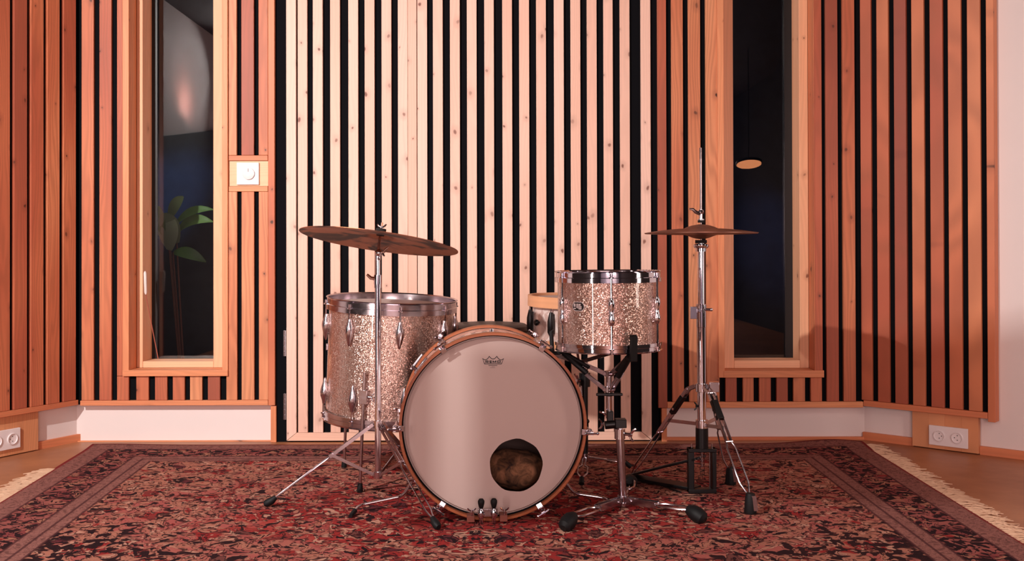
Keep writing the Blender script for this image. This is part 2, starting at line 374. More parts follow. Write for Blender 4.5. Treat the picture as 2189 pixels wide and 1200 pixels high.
# ------------------------------------------------------------------ mesh builder
class MB:
    def __init__(s, origin=(0, 0, 0), rot=None):
        s.bm = bmesh.new(); s.o = Vector(origin); s.tone = s.bm.faces.layers.float.new('tone'); s.cur = 0.5
        s.M = None
    def _v(s, p):
        p = Vector(p) - s.o
        if s.M is not None: p = s.M @ p
        return s.bm.verts.new(p)
    def face(s, vs):
        try:
            f = s.bm.faces.new(vs); f[s.tone] = s.cur; return f
        except ValueError: return None
    def hexa(s, c8):
        v = [s._v(p) for p in c8]
        for q in ((0, 3, 2, 1), (4, 5, 6, 7), (0, 1, 5, 4), (1, 2, 6, 5), (2, 3, 7, 6), (3, 0, 4, 7)):
            s.face([v[i] for i in q])
    def box(s, x0, x1, y0, y1, z0, z1):
        s.hexa([(x0, y0, z0), (x1, y0, z0), (x1, y1, z0), (x0, y1, z0), (x0, y0, z1), (x1, y0, z1), (x1, y1, z1), (x0, y1, z1)])
    def fbox(s, fr, u0, u1, n0, n1, z0, z1):
        a = fr.at
        s.hexa([a(u0, n1, z0), a(u1, n1, z0), a(u1, n0, z0), a(u0, n0, z0), a(u0, n1, z1), a(u1, n1, z1), a(u1, n0, z1), a(u0, n0, z1)])
    def obox(s, c, ax, ay, az):          # centre and three half-extent vectors
        c, ax, ay, az = map(Vector, (c, ax, ay, az))
        s.hexa([c-ax-ay-az, c+ax-ay-az, c+ax+ay-az, c-ax+ay-az, c-ax-ay+az, c+ax-ay+az, c+ax+ay+az, c-ax+ay+az])
    def bar(s, p0, p1, w, t, side=None):  # flat strip of width w (towards side) and thickness t
        p0, p1 = Vector(p0), Vector(p1); d = (p1-p0)
        sd = Vector(side) if side is not None else Vector((0, 0, 1))
        sd = (sd - d*(sd.dot(d)/d.dot(d))).normalized(); nn = d.normalized().cross(sd)
        s.obox((p0+p1)/2, d/2, sd*(w/2), nn*(t/2))
    def tube(s, pts, r, n=12, caps=True, closed=False):
        pts = [Vector(p) for p in pts]; m = len(pts)
        rs = r if isinstance(r, (list, tuple)) else [r]*m
        tang = []
        for i in range(m):
            a = pts[(i-1) % m] if (closed or i > 0) else pts[i]
            b = pts[(i+1) % m] if (closed or i < m-1) else pts[i]
            tang.append((b-a).normalized())
        ref = Vector((0, 0, 1)) if abs(tang[0].z) < 0.9 else Vector((1, 0, 0))
        nx = tang[0].cross(ref).normalized()
        rings = []
        for i in range(m):
            if i > 0:
                q = tang[i-1].rotation_difference(tang[i]); nx = (q @ nx).normalized()
            ny = tang[i].cross(nx).normalized()
            rings.append([s._v(pts[i] + (nx*math.cos(2*PI*j/n) + ny*math.sin(2*PI*j/n))*rs[i]) for j in range(n)])
        rng = range(m if closed else m-1)
        for i in rng:
            A, B = rings[i], rings[(i+1) % m]
            for j in range(n): s.face([A[j], A[(j+1) % n], B[(j+1) % n], B[j]])
        if caps and not closed:
            s.face(list(reversed(rings[0]))); s.face(rings[-1])
    def cyl(s, p0, p1, r0, r1=None, n=16): s.tube([p0, p1], [r0, r0 if r1 is None else r1], n)
    def lathe(s, prof, c=(0, 0, 0), axis=(0, 0, 1), n=24, closed=False, sx=1.0, sy=1.0, xdir=None):
        """profile of (radius, height) about an axis through c"""
        c = Vector(c); az = Vector(axis).normalized()
        if xdir is None: xdir = Vector((1, 0, 0)) if abs(az.x) < 0.9 else Vector((0, 0, 1))
        xdir = Vector(xdir); ax = (xdir - az*xdir.dot(az)).normalized(); ay = az.cross(ax)
        rings = []
        for r, h in prof:
            if r < 1e-6: rings.append([s._v(c + az*h)])
            else: rings.append([s._v(c + az*h + ax*(r*sx*math.cos(2*PI*j/n)) + ay*(r*sy*math.sin(2*PI*j/n))) for j in range(n)])
        m = len(prof)
        for i in range(m if closed else m-1):
            A, B = rings[i], rings[(i+1) % m]
            for j in range(n):
                k2 = (j+1) % n
                if len(A) == 1 and len(B) == 1: continue
                if len(A) == 1: s.face([A[0], B[k2], B[j]])
                elif len(B) == 1: s.face([A[j], A[k2], B[0]])
                else: s.face([A[j], A[k2], B[k2], B[j]])
    def sph(s, c, r, n=14, sc=(1, 1, 1)):
        m = n//2; c = Vector(c); rings = []
        for i in range(m+1):
            th = PI*i/m
            if i in (0, m): rings.append([s._v(c+Vector((0, 0, r*sc[2]*math.cos(th))))])
            else: rings.append([s._v(c+Vector((r*sc[0]*math.sin(th)*math.cos(2*PI*j/n), r*sc[1]*math.sin(th)*math.sin(2*PI*j/n), r*sc[2]*math.cos(th)))) for j in range(n)])
        for i in range(m):
            A, B = rings[i], rings[i+1]
            for j in range(n):
                k2 = (j+1) % n
                if len(A) == 1: s.face([A[0], B[j], B[k2]])
                elif len(B) == 1: s.face([A[k2], A[j], B[0]])
                else: s.face([A[j], B[j], B[k2], A[k2]])
    def wing(s, c, axis, up, size=0.012):  # wing nut
        c, a, u = Vector(c), Vector(axis).normalized(), Vector(up).normalized()
        s.cyl(c, c+a*size*0.9, size*0.45, size*0.35, 10)
        for sg in (-1, 1):
            s.tube([c+a*size*0.5+u*sg*size*0.3, c+a*size*0.9+u*sg*size*1.0, c+a*size*1.5+u*sg*size*1.5], [size*0.28, size*0.32, size*0.22], 8)
    def build(s, name, mat, parent=None, smooth=35, bevel=0.0, label=None, kind=None):
        bmesh.ops.recalc_face_normals(s.bm, faces=s.bm.faces[:])
        me = bpy.data.meshes.new(name); s.bm.to_mesh(me); s.bm.free()
        me.materials.append(MAT[mat] if isinstance(mat, str) else mat)
        if smooth:
            me.polygons.foreach_set('use_smooth', [True]*len(me.polygons))
            me.set_sharp_from_angle(angle=math.radians(smooth))
        o = bpy.data.objects.new(name, me); COL.objects.link(o)
        if parent is not None: o.parent = parent
        if bevel:
            b = o.modifiers.new('bevel', 'BEVEL'); b.width = bevel; b.segments = 2; b.limit_method = 'ANGLE'; b.angle_limit = math.radians(40)
            b.harden_normals = False
        if label: o['label'] = label
        if kind: o['kind'] = kind
        return o

def thing(name, label, cat, loc=(0, 0, 0), group=None, rot=None, kind=None):
    o = bpy.data.objects.new(name, None); COL.objects.link(o); o.location = loc; o.empty_display_size = 0.05
    if rot: o.rotation_euler = rot
    o['label'] = label; o['category'] = cat
    if group: o['group'] = group
    if kind: o['kind'] = kind
    return o
def tag(o, label, cat, kind=None, group=None):
    o['label'] = label; o['category'] = cat
    if kind: o['kind'] = kind
    if group: o['group'] = group
    return o

class Frame:                             # a vertical wall plane: u along it, n towards the room
    def __init__(s, o, d, n): s.O = Vector(o); s.d = Vector(d).normalized(); s.n = Vector(n).normalized()
    def at(s, u, n, z): return s.O + s.d*u + s.n*n + Vector((0, 0, z))
    def hit(s, px, py, n=0.0):
        d = ray(px, py); p0 = s.O + s.n*n
        t = (p0-CAM).dot(s.n)/d.dot(s.n); p = CAM+d*t
        return (p-s.O).dot(s.d), p.z
    def u(s, px, py=430, n=0.0): return s.hit(px, py, n)[0]
    def z(s, px, py, n=0.0): return s.hit(px, py, n)[1]

BK = Frame((0, 0, 0), (1, 0, 0), (0, -1, 0))
cl = BK.u(168); cr_ = BK.u(1843)
_pl = P(0, 600, 4.02); _pr = P(2124, 600, 4.00)
dl = Vector((_pl.x-cl, _pl.y, 0)); LF = Frame((cl, 0, 0), -dl, (-dl.y*1.0, 0, 0))
LF.d = -dl.normalized()                  # u runs from the left towards the corner (u<0 away from corner)
LF.n = Vector((-dl.y, dl.x, 0)).normalized()
if LF.n.x < 0: LF.n = -LF.n
dr = Vector((_pr.x-cr_, _pr.y, 0)); RF = Frame((cr_, 0, 0), dr, (1, 0, 0))
RF.n = Vector((dr.y, -dr.x, 0)).normalized()
if RF.n.x > 0: RF.n = -RF.n
ZT = 2.72                                # ceiling height
CL = 0.045                               # slats stand this far off the black cloth
WB = 0.052                               # white wall plane behind the slat faces
def rnd(): return random.random()

# ------------------------------------------------------------------ floor, ceiling, far walls
m = MB(); m.box(-4.5, 4.5, -9.6, 0.35, -0.1, 0.0)
tag(m.build('floor', 'floor_boards', smooth=0), 'tan floor showing at both sides of the rug', 'floor', 'structure')
m = MB(); m.box(-4.5, 4.5, -9.6, 0.35, ZT, ZT+0.1)
tag(m.build('ceiling', 'ceiling_paint', smooth=0), 'pale ceiling above the studio', 'ceiling', 'structure')
EL = LF.at(-1.45, -WB, 0); ER = RF.at(1.6, -WB, 0)
m = MB(); m.box(EL.x-0.1, EL.x, -9.0, EL.y, 0, ZT)
tag(m.build('wall_left_side', 'white_wall', smooth=0), 'plain side wall left of the camera', 'wall', 'structure')
m = MB(); m.box(ER.x, ER.x+0.1, -9.0, ER.y, 0, ZT)
tag(m.build('wall_right_side', 'dark_wall', smooth=0), 'plain side wall right of the camera', 'wall', 'structure')
m = MB(); m.box(EL.x-0.1, ER.x+0.1, -9.1, -9.0, 0, ZT)
tag(m.build('wall_front', 'white_wall', smooth=0), 'dark wall behind the camera', 'wall', 'structure')

# ------------------------------------------------------------------ window geometry (needed for the wall openings)
class Win: pass
def mkwin(c0, c1, i0, i1, ztop, sy0, sy1, iy, gy, xr):
    w = Win(); w.u0, w.u1 = BK.u(c0), BK.u(c1)          # opening between the casings at the slat face
    w.i0, w.i1 = BK.u(i0, n=-0.083), BK.u(i1, n=-0.083) # inner frame, inner edges
    w.zs0, w.zs1 = BK.z(xr, sy1), BK.z(xr, sy0)         # sill board
    w.zi = BK.z(xr, iy, -0.083)                         # inner frame bottom rail, top edge
    w.top = 2.42
    return w
W1 = mkwin(277, 476, 305, 456, 0, 791, 804, 773, 764, 390)
W2 = mkwin(1547, 1740, 1568, 1709, 0, 792, 807, 771, 762, 1640)

# ------------------------------------------------------------------ back wall: black cloth + white base, with the two openings
zb_top = BK.z(390, 868)                                # top of white base
zb = 0.17
wl = BK.u(150); wr = BK.u(1860)
m = MB()
T = 0.24
xs = [wl-0.1, W1.u0-0.03, W1.u1+0.03, W2.u0-0.03, W2.u1+0.03, wr+0.1]
for a, b, solid in ((0, 1, 1), (1, 2, 0), (2, 3, 1), (3, 4, 0), (4, 5, 1)):
    if solid: m.box(xs[a], xs[b], CL, T, 0.0, ZT)
    else:
        w = W1 if a == 1 else W2
        m.box(xs[a], xs[b], CL, T, 0.0, w.zs0-0.004); m.box(xs[a], xs[b], CL, T, w.top, ZT)
wb = tag(m.build('wall_back', 'black_cloth', smooth=0), 'back wall in black acoustic cloth behind the slats', 'wall', 'structure')

def base_strip(fr, u0, u1, z1, name, parent, lab=None):
    m = MB(); m.fbox(fr, u0, u1, -CL-0.004, -0.043, 0.0, z1)
    return m.build(name, 'white_wall', parent, 0)

SPAIRS_L = [(174, 200), (212, 238.5)]
CS = 0.016                               # depth of the gaps between slats
def slat(m, fr, x0, x1, z0, z1, py=430, th=0.0, back=None):
    m.cur = rnd(); d = random.uniform(-0.0015, 0.0015)
    m.fbox(fr, fr.u(x0, py), fr.u(x1, py), -CS+0.0005, d+th, z0, z1)

ztl = BK.z(390, 856); ztl0 = BK.z(390, 867)            # trim under left panel
ztr = BK.z(1640, 859); ztr0 = BK.z(1640, 872)          # trim under right panel
m = MB()
for a, b, w in ((cl-0.02, W1.u0-0.02, None), (W1.u0-0.02, W1.u1+0.02, W1), (W1.u1+0.02, BK.u(589), None)):
    m.box(a, b, CS, CL-0.0005, ztl0+0.002, ZT if w is None else w.zs0-0.001)
m.box(BK.u(589), BK.u(1408), CS, CL-0.0005, 0.0, ZT)
for a, b, w in ((BK.u(1408), W2.u0-0.02, None), (W2.u0-0.02, W2.u1+0.02, W2), (W2.u1+0.02, cr_+0.02, None)):
    m.box(a, b, CS, CL-0.0005, ztr0+0.002, ZT if w is None else w.zs0-0.001)
m.build('slat_backing', 'black_cloth', wb, 0)
# left back panel slats
m = MB()
for a, b in ((174, 200), (212, 238)): slat(m, BK, a, b, ztl, ZT)
m.cur = rnd(); m.fbox(BK, BK.u(250), BK.u(277)-0.03, -CS+0.0005, 0, W1.zs0, ZT)       # beside the casing
m.cur = m.cur; m.fbox(BK, BK.u(250), BK.u(275), -CS+0.0005, 0, ztl, W1.zs0-0.0015)
for a, b in ((291, 317.5), (331, 357), (369, 394.5), (406, 432), (444, 470)): slat(m, BK, a, b, ztl, W1.zs0-0.0015, py=830)
zsw0, zsw1 = BK.z(530, 332), BK.z(530, 410)
slat(m, BK, 489, 506, zsw0, ZT); slat(m, BK, 516, 543, zsw0, ZT); slat(m, BK, 553, 573, zsw0, ZT)
slat(m, BK, 484, 507, ztl, zsw1, py=830); slat(m, BK, 516, 543, ztl, zsw1); slat(m, BK, 553, 573, ztl, zsw1)
m.build('slat_cladding', 'larch_slat', wb, 0, bevel=0.0015)
m = MB()
m.cur = rnd(); m.fbox(BK, BK.u(573)+0.001, BK.u(587.5), -0.043, 0.003, BK.z(580, 867), ZT)
m.cur = rnd(); m.fbox(BK, BK.u(578, 900), BK.u(590, 900), -0.043, -0.004, 0.0, BK.z(580, 868)-0.002)
m.build('edge_casing', 'larch_trim_upright', wb, 0, bevel=0.0015)
m = MB()
m.cur = rnd(); m.fbox(BK, BK.u(172), BK.u(573), -0.0435, 0.004, ztl0, ztl-0.0008)
for a, b in ((332, 344), (398, 410)):
    m.cur = rnd(); m.fbox(BK, BK.u(489), BK.u(573)-0.001, -CL+0.001, 0.001, BK.z(530, b)+0.0008, BK.z(530, a)-0.0008)
m.build('trim_rail', 'larch_trim', wb, 0, bevel=0.0015)
m = MB(); m.cur = 0.2
m.fbox(BK, BK.u(489), BK.u(573)-0.001, -CL+0.001, -0.006, BK.z(530, 398)+0.0005, BK.z(530, 344)-0.0005)
m.build('switch_board', 'pine_frame_flat', wb, 0)
base_strip(BK, cl-0.066, BK.u(578, 900), ztl0, 'white_base', wb)
# right back panel
m = MB()
m.cur = 0.85; m.fbox(BK, BK.u(1406), BK.u(1425), -CS+0.0005, 0.002, ztr0, ZT)
for a, b in ((1436, 1461), (1472, 1498)): slat(m, BK, a, b, ztr, ZT)
m.cur = 0.1; m.fbox(BK, BK.u(1509), BK.u(1537), -CS+0.0005, 0, ztr, ZT)
for a, b in ((1551, 1575), (1588, 1611), (1623, 1648), (1660, 1684), (1696, 1721), (1733, 1757)): slat(m, BK, a, b, ztr, W2.zs0-0.0015, py=830)
slat(m, BK, 1741, 1757.5, W2.zs1-0.001, ZT)
slat(m, BK, 1766, 1792, ztr, ZT); slat(m, BK, 1802, 1828, ztr, ZT)
m.build('slat_cladding', 'larch_slat', wb, 0, bevel=0.0015)
m = MB(); m.cur = rnd(); m.fbox(BK, BK.u(1425), BK.u(1843), -0.0435, 0.004, ztr0, ztr-0.0008)
m.build('trim_rail', 'larch_trim', wb, 0, bevel=0.0015)
m = MB(); m.cur = 0.7; m.fbox(BK, BK.u(1415, 900), BK.u(1426, 900), -0.043, -0.004, 0, ztr0-0.002)
m.build('edge_casing', 'larch_trim_upright', wb, 0)
base_strip(BK, BK.u(1426, 900), cr_+0.03, ztr0, 'white_base', wb)

# baseboards
m = MB(); m.cur = 0.2; m.fbox(BK, cl-0.048, BK.u(590, 900), -0.043, -0.028, 0, BK.z(390, 943, -0.028))
tag(m.build('baseboard_left', 'larch_trim', smooth=0), 'low orange wood baseboard under the white strip left of the door', 'baseboard', 'structure')
m = MB(); m.cur = 0.7; m.fbox(BK, BK.u(1415, 900), cr_+0.02, -0.043, -0.028, 0, BK.z(1640, 935, -0.028))
tag(m.build('baseboard_right', 'larch_trim', smooth=0), 'low orange wood baseboard under the white strip right of the door', 'baseboard', 'structure')

# ------------------------------------------------------------------ left angled wall
m = MB(); m.fbox(LF, -1.5, 0.09, -0.2, -CL, 0, ZT)
wlft = tag(m.build('wall_left', 'black_cloth', smooth=0), 'angled left wall in black cloth behind orange slats', 'wall', 'structure')
zl0, zl1 = LF.z(90, 878.5), LF.z(90, 867)
m = MB()
for a, b in ((-10, 22), (30, 58), (66, 93), (101, 127.5), (136, 162.5)): slat(m, LF, a, b, zl1, ZT)
u_ = LF.u(-18)
for i in range(4):
    m.cur = rnd(); m.fbox(LF, u_-0.056, u_, -CS+0.0005, 0, zl1, ZT); u_ -= 0.0776
m.build('slat_cladding', 'larch_slat', wlft, 0, bevel=0.0015)
m = MB(); m.fbox(LF, u_, 0.004, -CL+0.0005, -CS, zl0+0.002, ZT); m.build('slat_backing', 'black_cloth', wlft, 0)
m = MB(); m.cur = 0.8; m.fbox(LF, u_, -0.004, -0.0435, 0.004, zl0, zl1-0.0008)
m.build('trim_rail', 'larch_trim', wlft, 0, bevel=0.0015)
m = MB(); m.fbox(LF, -1.5, 0.062, -CL-0.004, -0.043, 0, zl0); m.fbox(LF, -1.5, u_-0.002, -CL-0.004, -0.043, zl0, ZT)
m.build('white_base', 'white_wall', wlft, 0)
m = MB(); m.cur = 0.5; m.fbox(LF, -1.5, LF.u(-75, 930, -0.043)-0.001, -0.043, -0.028, 0, 0.032); m.fbox(LF, LF.u(73, 930, -0.043)+0.001, 0.044, -0.043, -0.028, 0, 0.032)
tag(m.build('baseboard_left_angle', 'larch_trim', smooth=0), 'low wood baseboard along the angled wall on the left', 'baseboard', 'structure')

# ------------------------------------------------------------------ right angled wall
m = MB(); m.fbox(RF, -0.09, 1.62, -0.2, -CL-0.001, 0, ZT)
wrgt = tag(m.build('wall_right', 'white_wall', smooth=0), 'angled right wall, white beyond the orange slat panel', 'wall', 'structure')
zr1, zr0 = RF.z(1980, 869), RF.z(1980, 882)
ue0, ue1 = RF.u(2110), RF.u(2126)
m = MB(); m.fbox(RF, -0.012, ue0, -CL-0.0005, -CS, zr0, ZT)
m.build('slat_backing', 'black_cloth', wrgt, 0)
m = MB()
for a, b in ((1839.5, 1862.5), (1875, 1900), (1912, 1938), (1949.5, 1976), (1988.5, 2016), (2027.5, 2055.5), (2068.5, 2096.5)):
    slat(m, RF, a, b, zr1, ZT)
m.build('slat_cladding', 'larch_slat', wrgt, 0, bevel=0.0015)
m = MB(); m.cur = 0.7; m.fbox(RF, ue0, ue1, -CL, 0.004, zr0-0.012, ZT)
m.build('edge_casing', 'larch_trim_upright', wrgt, 0, bevel=0.0015)
m = MB(); m.cur = 0.8; m.fbox(RF, 0.004, ue0-0.001, -CL+0.001, 0.006, zr0, zr1-0.0008)
m.build('trim_rail', 'larch_trim', wrgt, 0, bevel=0.0015)
m = MB(); m.cur = 0.6; m.fbox(RF, -0.015, RF.u(1955, 930, -0.043)-0.001, -0.045, -0.03, 0, 0.034); m.fbox(RF, RF.u(2096, 930, -0.043)+0.001, 1.6, -0.045, -0.03, 0, 0.034)
tag(m.build('baseboard_right_angle', 'larch_trim', smooth=0), 'low wood baseboard along the angled wall on the right', 'baseboard', 'structure')

# ------------------------------------------------------------------ door
door = thing('door_1', 'wide pale spruce slatted door filling the middle of the back wall', 'door', (BK.u(1000), 0, 0), kind='structure')
dO = door.location
def dm():
    return MB(origin=dO)
zd = BK.z(1000, 925)
DS = [(636.5, 657), (669, 690), (706, 727), (745, 766), (780, 801), (816, 837), (851, 871.7), (872.2, 891.2), (892.6, 913.5), (926, 947),
      (962.5, 983.5), (998.7, 1019.5), (1036, 1056.5), (1074.5, 1095.5), (1110.5, 1132), (1147, 1168), (1185, 1206), (1220.5, 1241.5), (1255.5, 1276.5),
      (1291, 1311), (1326, 1347)]
m = dm()
for a, b in DS: slat(m, BK, a, b, zd+0.0008, ZT-0.25)
m.build('slat_panel', 'spruce_slat', door, 0, bevel=0.0012)
m = dm(); uA, uB, uC, uD = BK.u(612), BK.u(633), BK.u(1370.5), BK.u(1391.5)
for (x0, x1, inn) in ((uA, uB, 1), (uC, uD, -1)):
    m.cur = rnd()
    # stile with a mitred foot
    zc = zd
    if inn == 1: pts = [(x0, 0.008), (x1, zc), (x1, ZT-0.25), (x0, ZT-0.25)]
    else: pts = [(x0, zc), (x1, 0.008), (x1, ZT-0.25), (x0, ZT-0.25)]
    m.hexa([(pts[0][0], 0.0, pts[0][1]), (pts[1][0], 0.0, pts[1][1]), (pts[1][0], CS-0.0005, pts[1][1]), (pts[0][0], CS-0.0005, pts[0][1]),
            (pts[3][0], 0.0, pts[3][1]), (pts[2][0], 0.0, pts[2][1]), (pts[2][0], CS-0.0005, pts[2][1]), (pts[3][0], CS-0.0005, pts[3][1])])
m.build('stile', 'spruce_slat', door, 0, bevel=0.0012)
m = dm(); m.cur = 0.3
a0, a1, b0, b1 = uA+0.001, uB+0.001, uC-0.001, uD-0.003
m.hexa([(a0, 0.001, 0.007), (b1, 0.001, 0.007), (b1, CS-0.0005, 0.007), (a0, CS-0.0005, 0.007),
        (a1, 0.001, zd), (b0, 0.001, zd), (b0, CS-0.0005, zd), (a1, CS-0.0005, zd)])
m.build('bottom_rail', 'spruce_trim', door, 0, bevel=0.0012)
for ya, yb in ((707, 762), (842, 898)):
    m = dm(); x0, x1 = BK.u(606.5, 760), BK.u(611, 760)
    z0, z1 = BK.z(608, yb), BK.z(608, ya)
    m.box(x0, x1, 0.002, 0.0158, z0, z1)
    for q in range(5): m.cyl((x0+0.001, 0.003, z0+(z1-z0)*(q/5)+0.001), (x0+0.001, 0.003, z0+(z1-z0)*((q+1)/5)-0.001), 0.0045, n=10)
    m.build('hinge', 'steel_hinge', door)

# ------------------------------------------------------------------ windows
def window(nm, w, label, left):
    cx = (w.u0+w.u1)/2
    r = thing(nm, label, 'window', (cx, 0, w.zs0), kind='structure'); o = r.location
    lt = 0.027
    # casing boards lining the opening (front edges show as casings)
    m = MB(origin=o)
    m.cur = 0.35; m.fbox(BK, w.u0-lt, w.u0, -0.083, 0.010, w.zs0, w.top+0.03)
    if left: m.cur = 0.15; m.fbox(BK, w.u1, w.u1+0.025, -0.083, 0.010, w.zs1-0.001, w.top+0.03)
    else: m.cur = 0.7; m.fbox(BK, w.u1, w.u1+0.003, -0.083, 0.002, w.zs1-0.001, w.top+0.03)
    m.build('casing', 'larch_trim_upright', r, 0, bevel=0.0015)
    m = MB(origin=o); m.cur = 0.25
    e = 0.025 if left else 0.038
    m.fbox(BK, w.u0+0.001, w.u1-0.001, -0.083, 0.008, w.zs0, w.zs1)
    m.fbox(BK, w.u0-(lt if left else 0.005), w.u1+e, 0.0025, 0.012, w.zs0, w.zs1)
    m.build('sill', 'larch_trim', r, 0, bevel=0.0015)
    # inner frame
    m = MB(origin=o)
    m.cur = 0.3; m.fbox(BK, w.u0+0.0005, w.i0, -0.20, -0.083, w.zs1-0.0, w.top)
    m.cur = 0.2; m.fbox(BK, w.i1, w.u1-0.0005, -0.20, -0.083, w.zs1-0.0, w.top)
    m.build('frame_upright', 'pine_frame', r, 0, bevel=0.0015)
    m = MB(origin=o); m.cur = 0.2
    m.fbox(BK, w.i0+0.0005, w.i1-0.0005, -0.20, -0.0835, w.zs1, w.zi)
    m.fbox(BK, w.u0, w.u1, -0.20, -0.0835, w.top, w.top+0.03)
    m.build('frame_rail', 'pine_frame_flat', r, 0, bevel=0.0015)
    m = MB(origin=o); m.fbox(BK, w.i0, w.i1, -0.212, -0.206, w.zi-0.012, w.top)
    m.build('pane', 'window_glass', r, 0)
    m = MB(origin=o)
    if left: x0, x1 = w.i0-0.004, BK.u(337, n=-0.2)
    else: x0, x1 = BK.u(1677, n=-0.2), w.i1+0.004
    m.fbox(BK, x0, x1, -0.205, -0.1955, w.zi+0.0, w.top)
    m.build('sash', 'black_metal', r, 0)
    return r
window('window_1', W1, 'tall narrow window in the slats left of the door, dusky view behind', True)
window('window_2', W2, 'tall narrow black window in the slats right of the door', False)

# outside
m = MB(); m.box(-6, 6, 3.6, 3.7, -0.4, 5.0)
tag(m.build('wall_outside', 'plaster_outside', smooth=0), 'dim bluish wall outside the windows', 'wall', 'structure')
m = MB(); m.box(-6, 6, 0.36, 3.7, -0.5, -0.4)
tag(m.build('floor_outside', 'black_cloth', smooth=0), 'dark ground outside the windows', 'ground', 'structure')

def leaf(m, base, tip, width, nrm, bend, n=8):
    base, tip, nrm = Vector(base), Vector(tip), Vector(nrm).normalized()
    d = tip-base; sd = d.cross(nrm).normalized(); rows = []
    for i in range(n+1):
        t = i/n; w = width*math.sin(PI*min(1, t*0.93+0.05))**0.75
        c = base + d*t + nrm*(bend*4*t*(1-t)) + Vector((0, 0, bend*2*t*(1-t)))
        rows.append([m._v(c-sd*w), m._v(c-nrm*0.006), m._v(c+sd*w)])
    for a, b in zip(rows[:-1], rows[1:]):
        m.face([a[0], a[1], b[1], b[0]]); m.face([a[1], a[2], b[2], b[1]])
pb = P(385, 470, 5.0); gz = -0.4
br_ = thing('bush', 'dim broad-leaved plant seen through the left window', 'bush', (pb.x, pb.y+0.1, gz))
bo = Vector(br_.location)
m = MB(origin=bo); R = random.Random(9)
lp_ = lambda x, y, d=0.0: P(x, y, 5.0+d)
for (x0, y0, x1, y1, w, bend, tn) in ((362, 535, 366, 462, 0.062, 0.03, 0.95), (378, 520, 352, 455, 0.05, 0.03, 0.8), (376, 500, 455, 474, 0.028, 0.05, 0.45), (374, 482, 456, 448, 0.022, 0.04, 0.3),
                                      (360, 470, 392, 420, 0.03, 0.02, 0.7), (350, 505, 338, 440, 0.03, 0.02, 0.6), (370, 540, 440, 560, 0.03, 0.03, 0.15)):
    m.cur = tn; leaf(m, lp_(x0, y0, R.uniform(0, 0.1)), lp_(x1, y1, R.uniform(-0.05, 0.05)), w, (0.2*R.uniform(-1, 1), -1, 0.25), bend)
m.build('foliage', 'leaf', br_, 60)
m = MB(origin=bo)
for (x, y) in ((362, 535), (378, 520), (370, 540), (360, 480)):
    q = lp_(x, y, 0.05); m.tube([bo+Vector((0.02*R.uniform(-1, 1), 0.02*R.uniform(-1, 1), 0.006)), (bo+q)/2+Vector((0, 0.03, 0)), q], [0.008, 0.006, 0.004], 6)
m.build('stem', 'brown_block', br_)

# wand leaning in the left window's reveal
pA = P(338, 766, 4.535); pA.z = W1.zi + 0.004
pT = P(311.5, 630, 4.456)
wand = thing('wand', 'thin reddish rod with a white grip leaning in the left window corner', 'rod', pA)
m = MB(origin=pA); m.tube([pA, pT], 0.0022, 8); m.build('rod', 'wand_red', wand)
gd_ = ((pT-pA).normalized()*0.4+Vector((0.0, 0.0, 0.9))).normalized(); gd_.x = 0.0
m = MB(origin=pA); m.tube([pT, pT+gd_*0.01, pT+gd_*0.095, pT+gd_*0.105], [0.003, 0.0062, 0.0062, 0.003], 10); m.build('grip', 'white_grip', wand, label='white grip')

# ------------------------------------------------------------------ switch and sockets
ps = BK.at(BK.u(530), 0, BK.z(530, 371.5))
sw = thing('dimmer_switch', 'square white dimmer switch on the slats left of the door', 'switch', (ps.x, 0.0055, ps.z))
m = MB(); h = 0.0488
m.box(-h, h, -0.009, 0.0, -h, h); m.build('plate', 'white_plastic', sw, 0, bevel=0.002)
m = MB(); m.lathe([(0.0, 0.008), (0.024, 0.008), (0.0265, 0.0068), (0.027, 0.0), (0.0, 0.0)], (0.004, -0.009, 0.0), (0, -1, 0), 40)
kn = m.build('knob', 'white_plastic', sw)
m = MB(); m.box(0.0022, 0.0052, -0.0175, -0.0169, 0.007, 0.022); m.build('pointer', 'brown_block', kn, 0)

def sockets(nm, fr, board, plate, socks, label):
    """board/plate as pixel rects (x0, x1, ytop, ybot at centre); n on the white base plane"""
    nb = -0.043
    u0, u1 = fr.u(board[0], 930, nb), fr.u(board[1], 930, nb)
    z0, z1 = board[2], board[3]
    c = fr.at((u0+u1)/2, nb, 0)
    r = thing(nm, label, 'power outlet', (c.x, c.y, 0), group='double power outlets at the foot of the walls')
    m = MB(origin=r.location); 
    nn = 4; 
    for i in range(nn):
        m.cur = 0.25+0.2*rnd()
        m.fbox(fr, u0+(u1-u0)*i/nn, u0+(u1-u0)*(i+1)/nn, nb+0.0004, nb+0.026, z0, z1)
    m.build('mounting_board', 'pine_board', r, 0, bevel=0.001)
    nf = nb+0.026
    a0, zc = fr.hit((plate[0]+plate[1])/2, plate[2], nf+0.01)
    hw, hh = plate[3], plate[4]
    m = MB(origin=r.location); m.fbox(fr, a0-hw, a0+hw, nf+0.0002, nf+0.010, zc-hh, zc+hh)
    m.build('plate', 'white_plastic', r, 0, bevel=0.002)
    for du in socks:
        c = fr.at(a0+du, nf+0.010, zc)
        m = MB(origin=r.location)
        m.lathe([(0.0235, 0.0), (0.0235, 0.004), (0.021, 0.005), (0.0195, 0.0005), (0.0, 0.0003)], c, fr.n, 32)
        so = m.build('socket', 'white_plastic', r)
        m = MB(origin=r.location)
        sg = 1 if du < 0 else -1
        for (a, b) in ((0.001, 0.0095), (0.001, -0.0095), (0.010*sg, 0.0)):
            q = fr.at(a0+du+a, nf+0.0104, zc+b)
            m.cyl(q, q+fr.n*0.0006, 0.0020, n=10)
        m.build('hole', 'hole_black', so)
    return r
zbR0 = 0.022
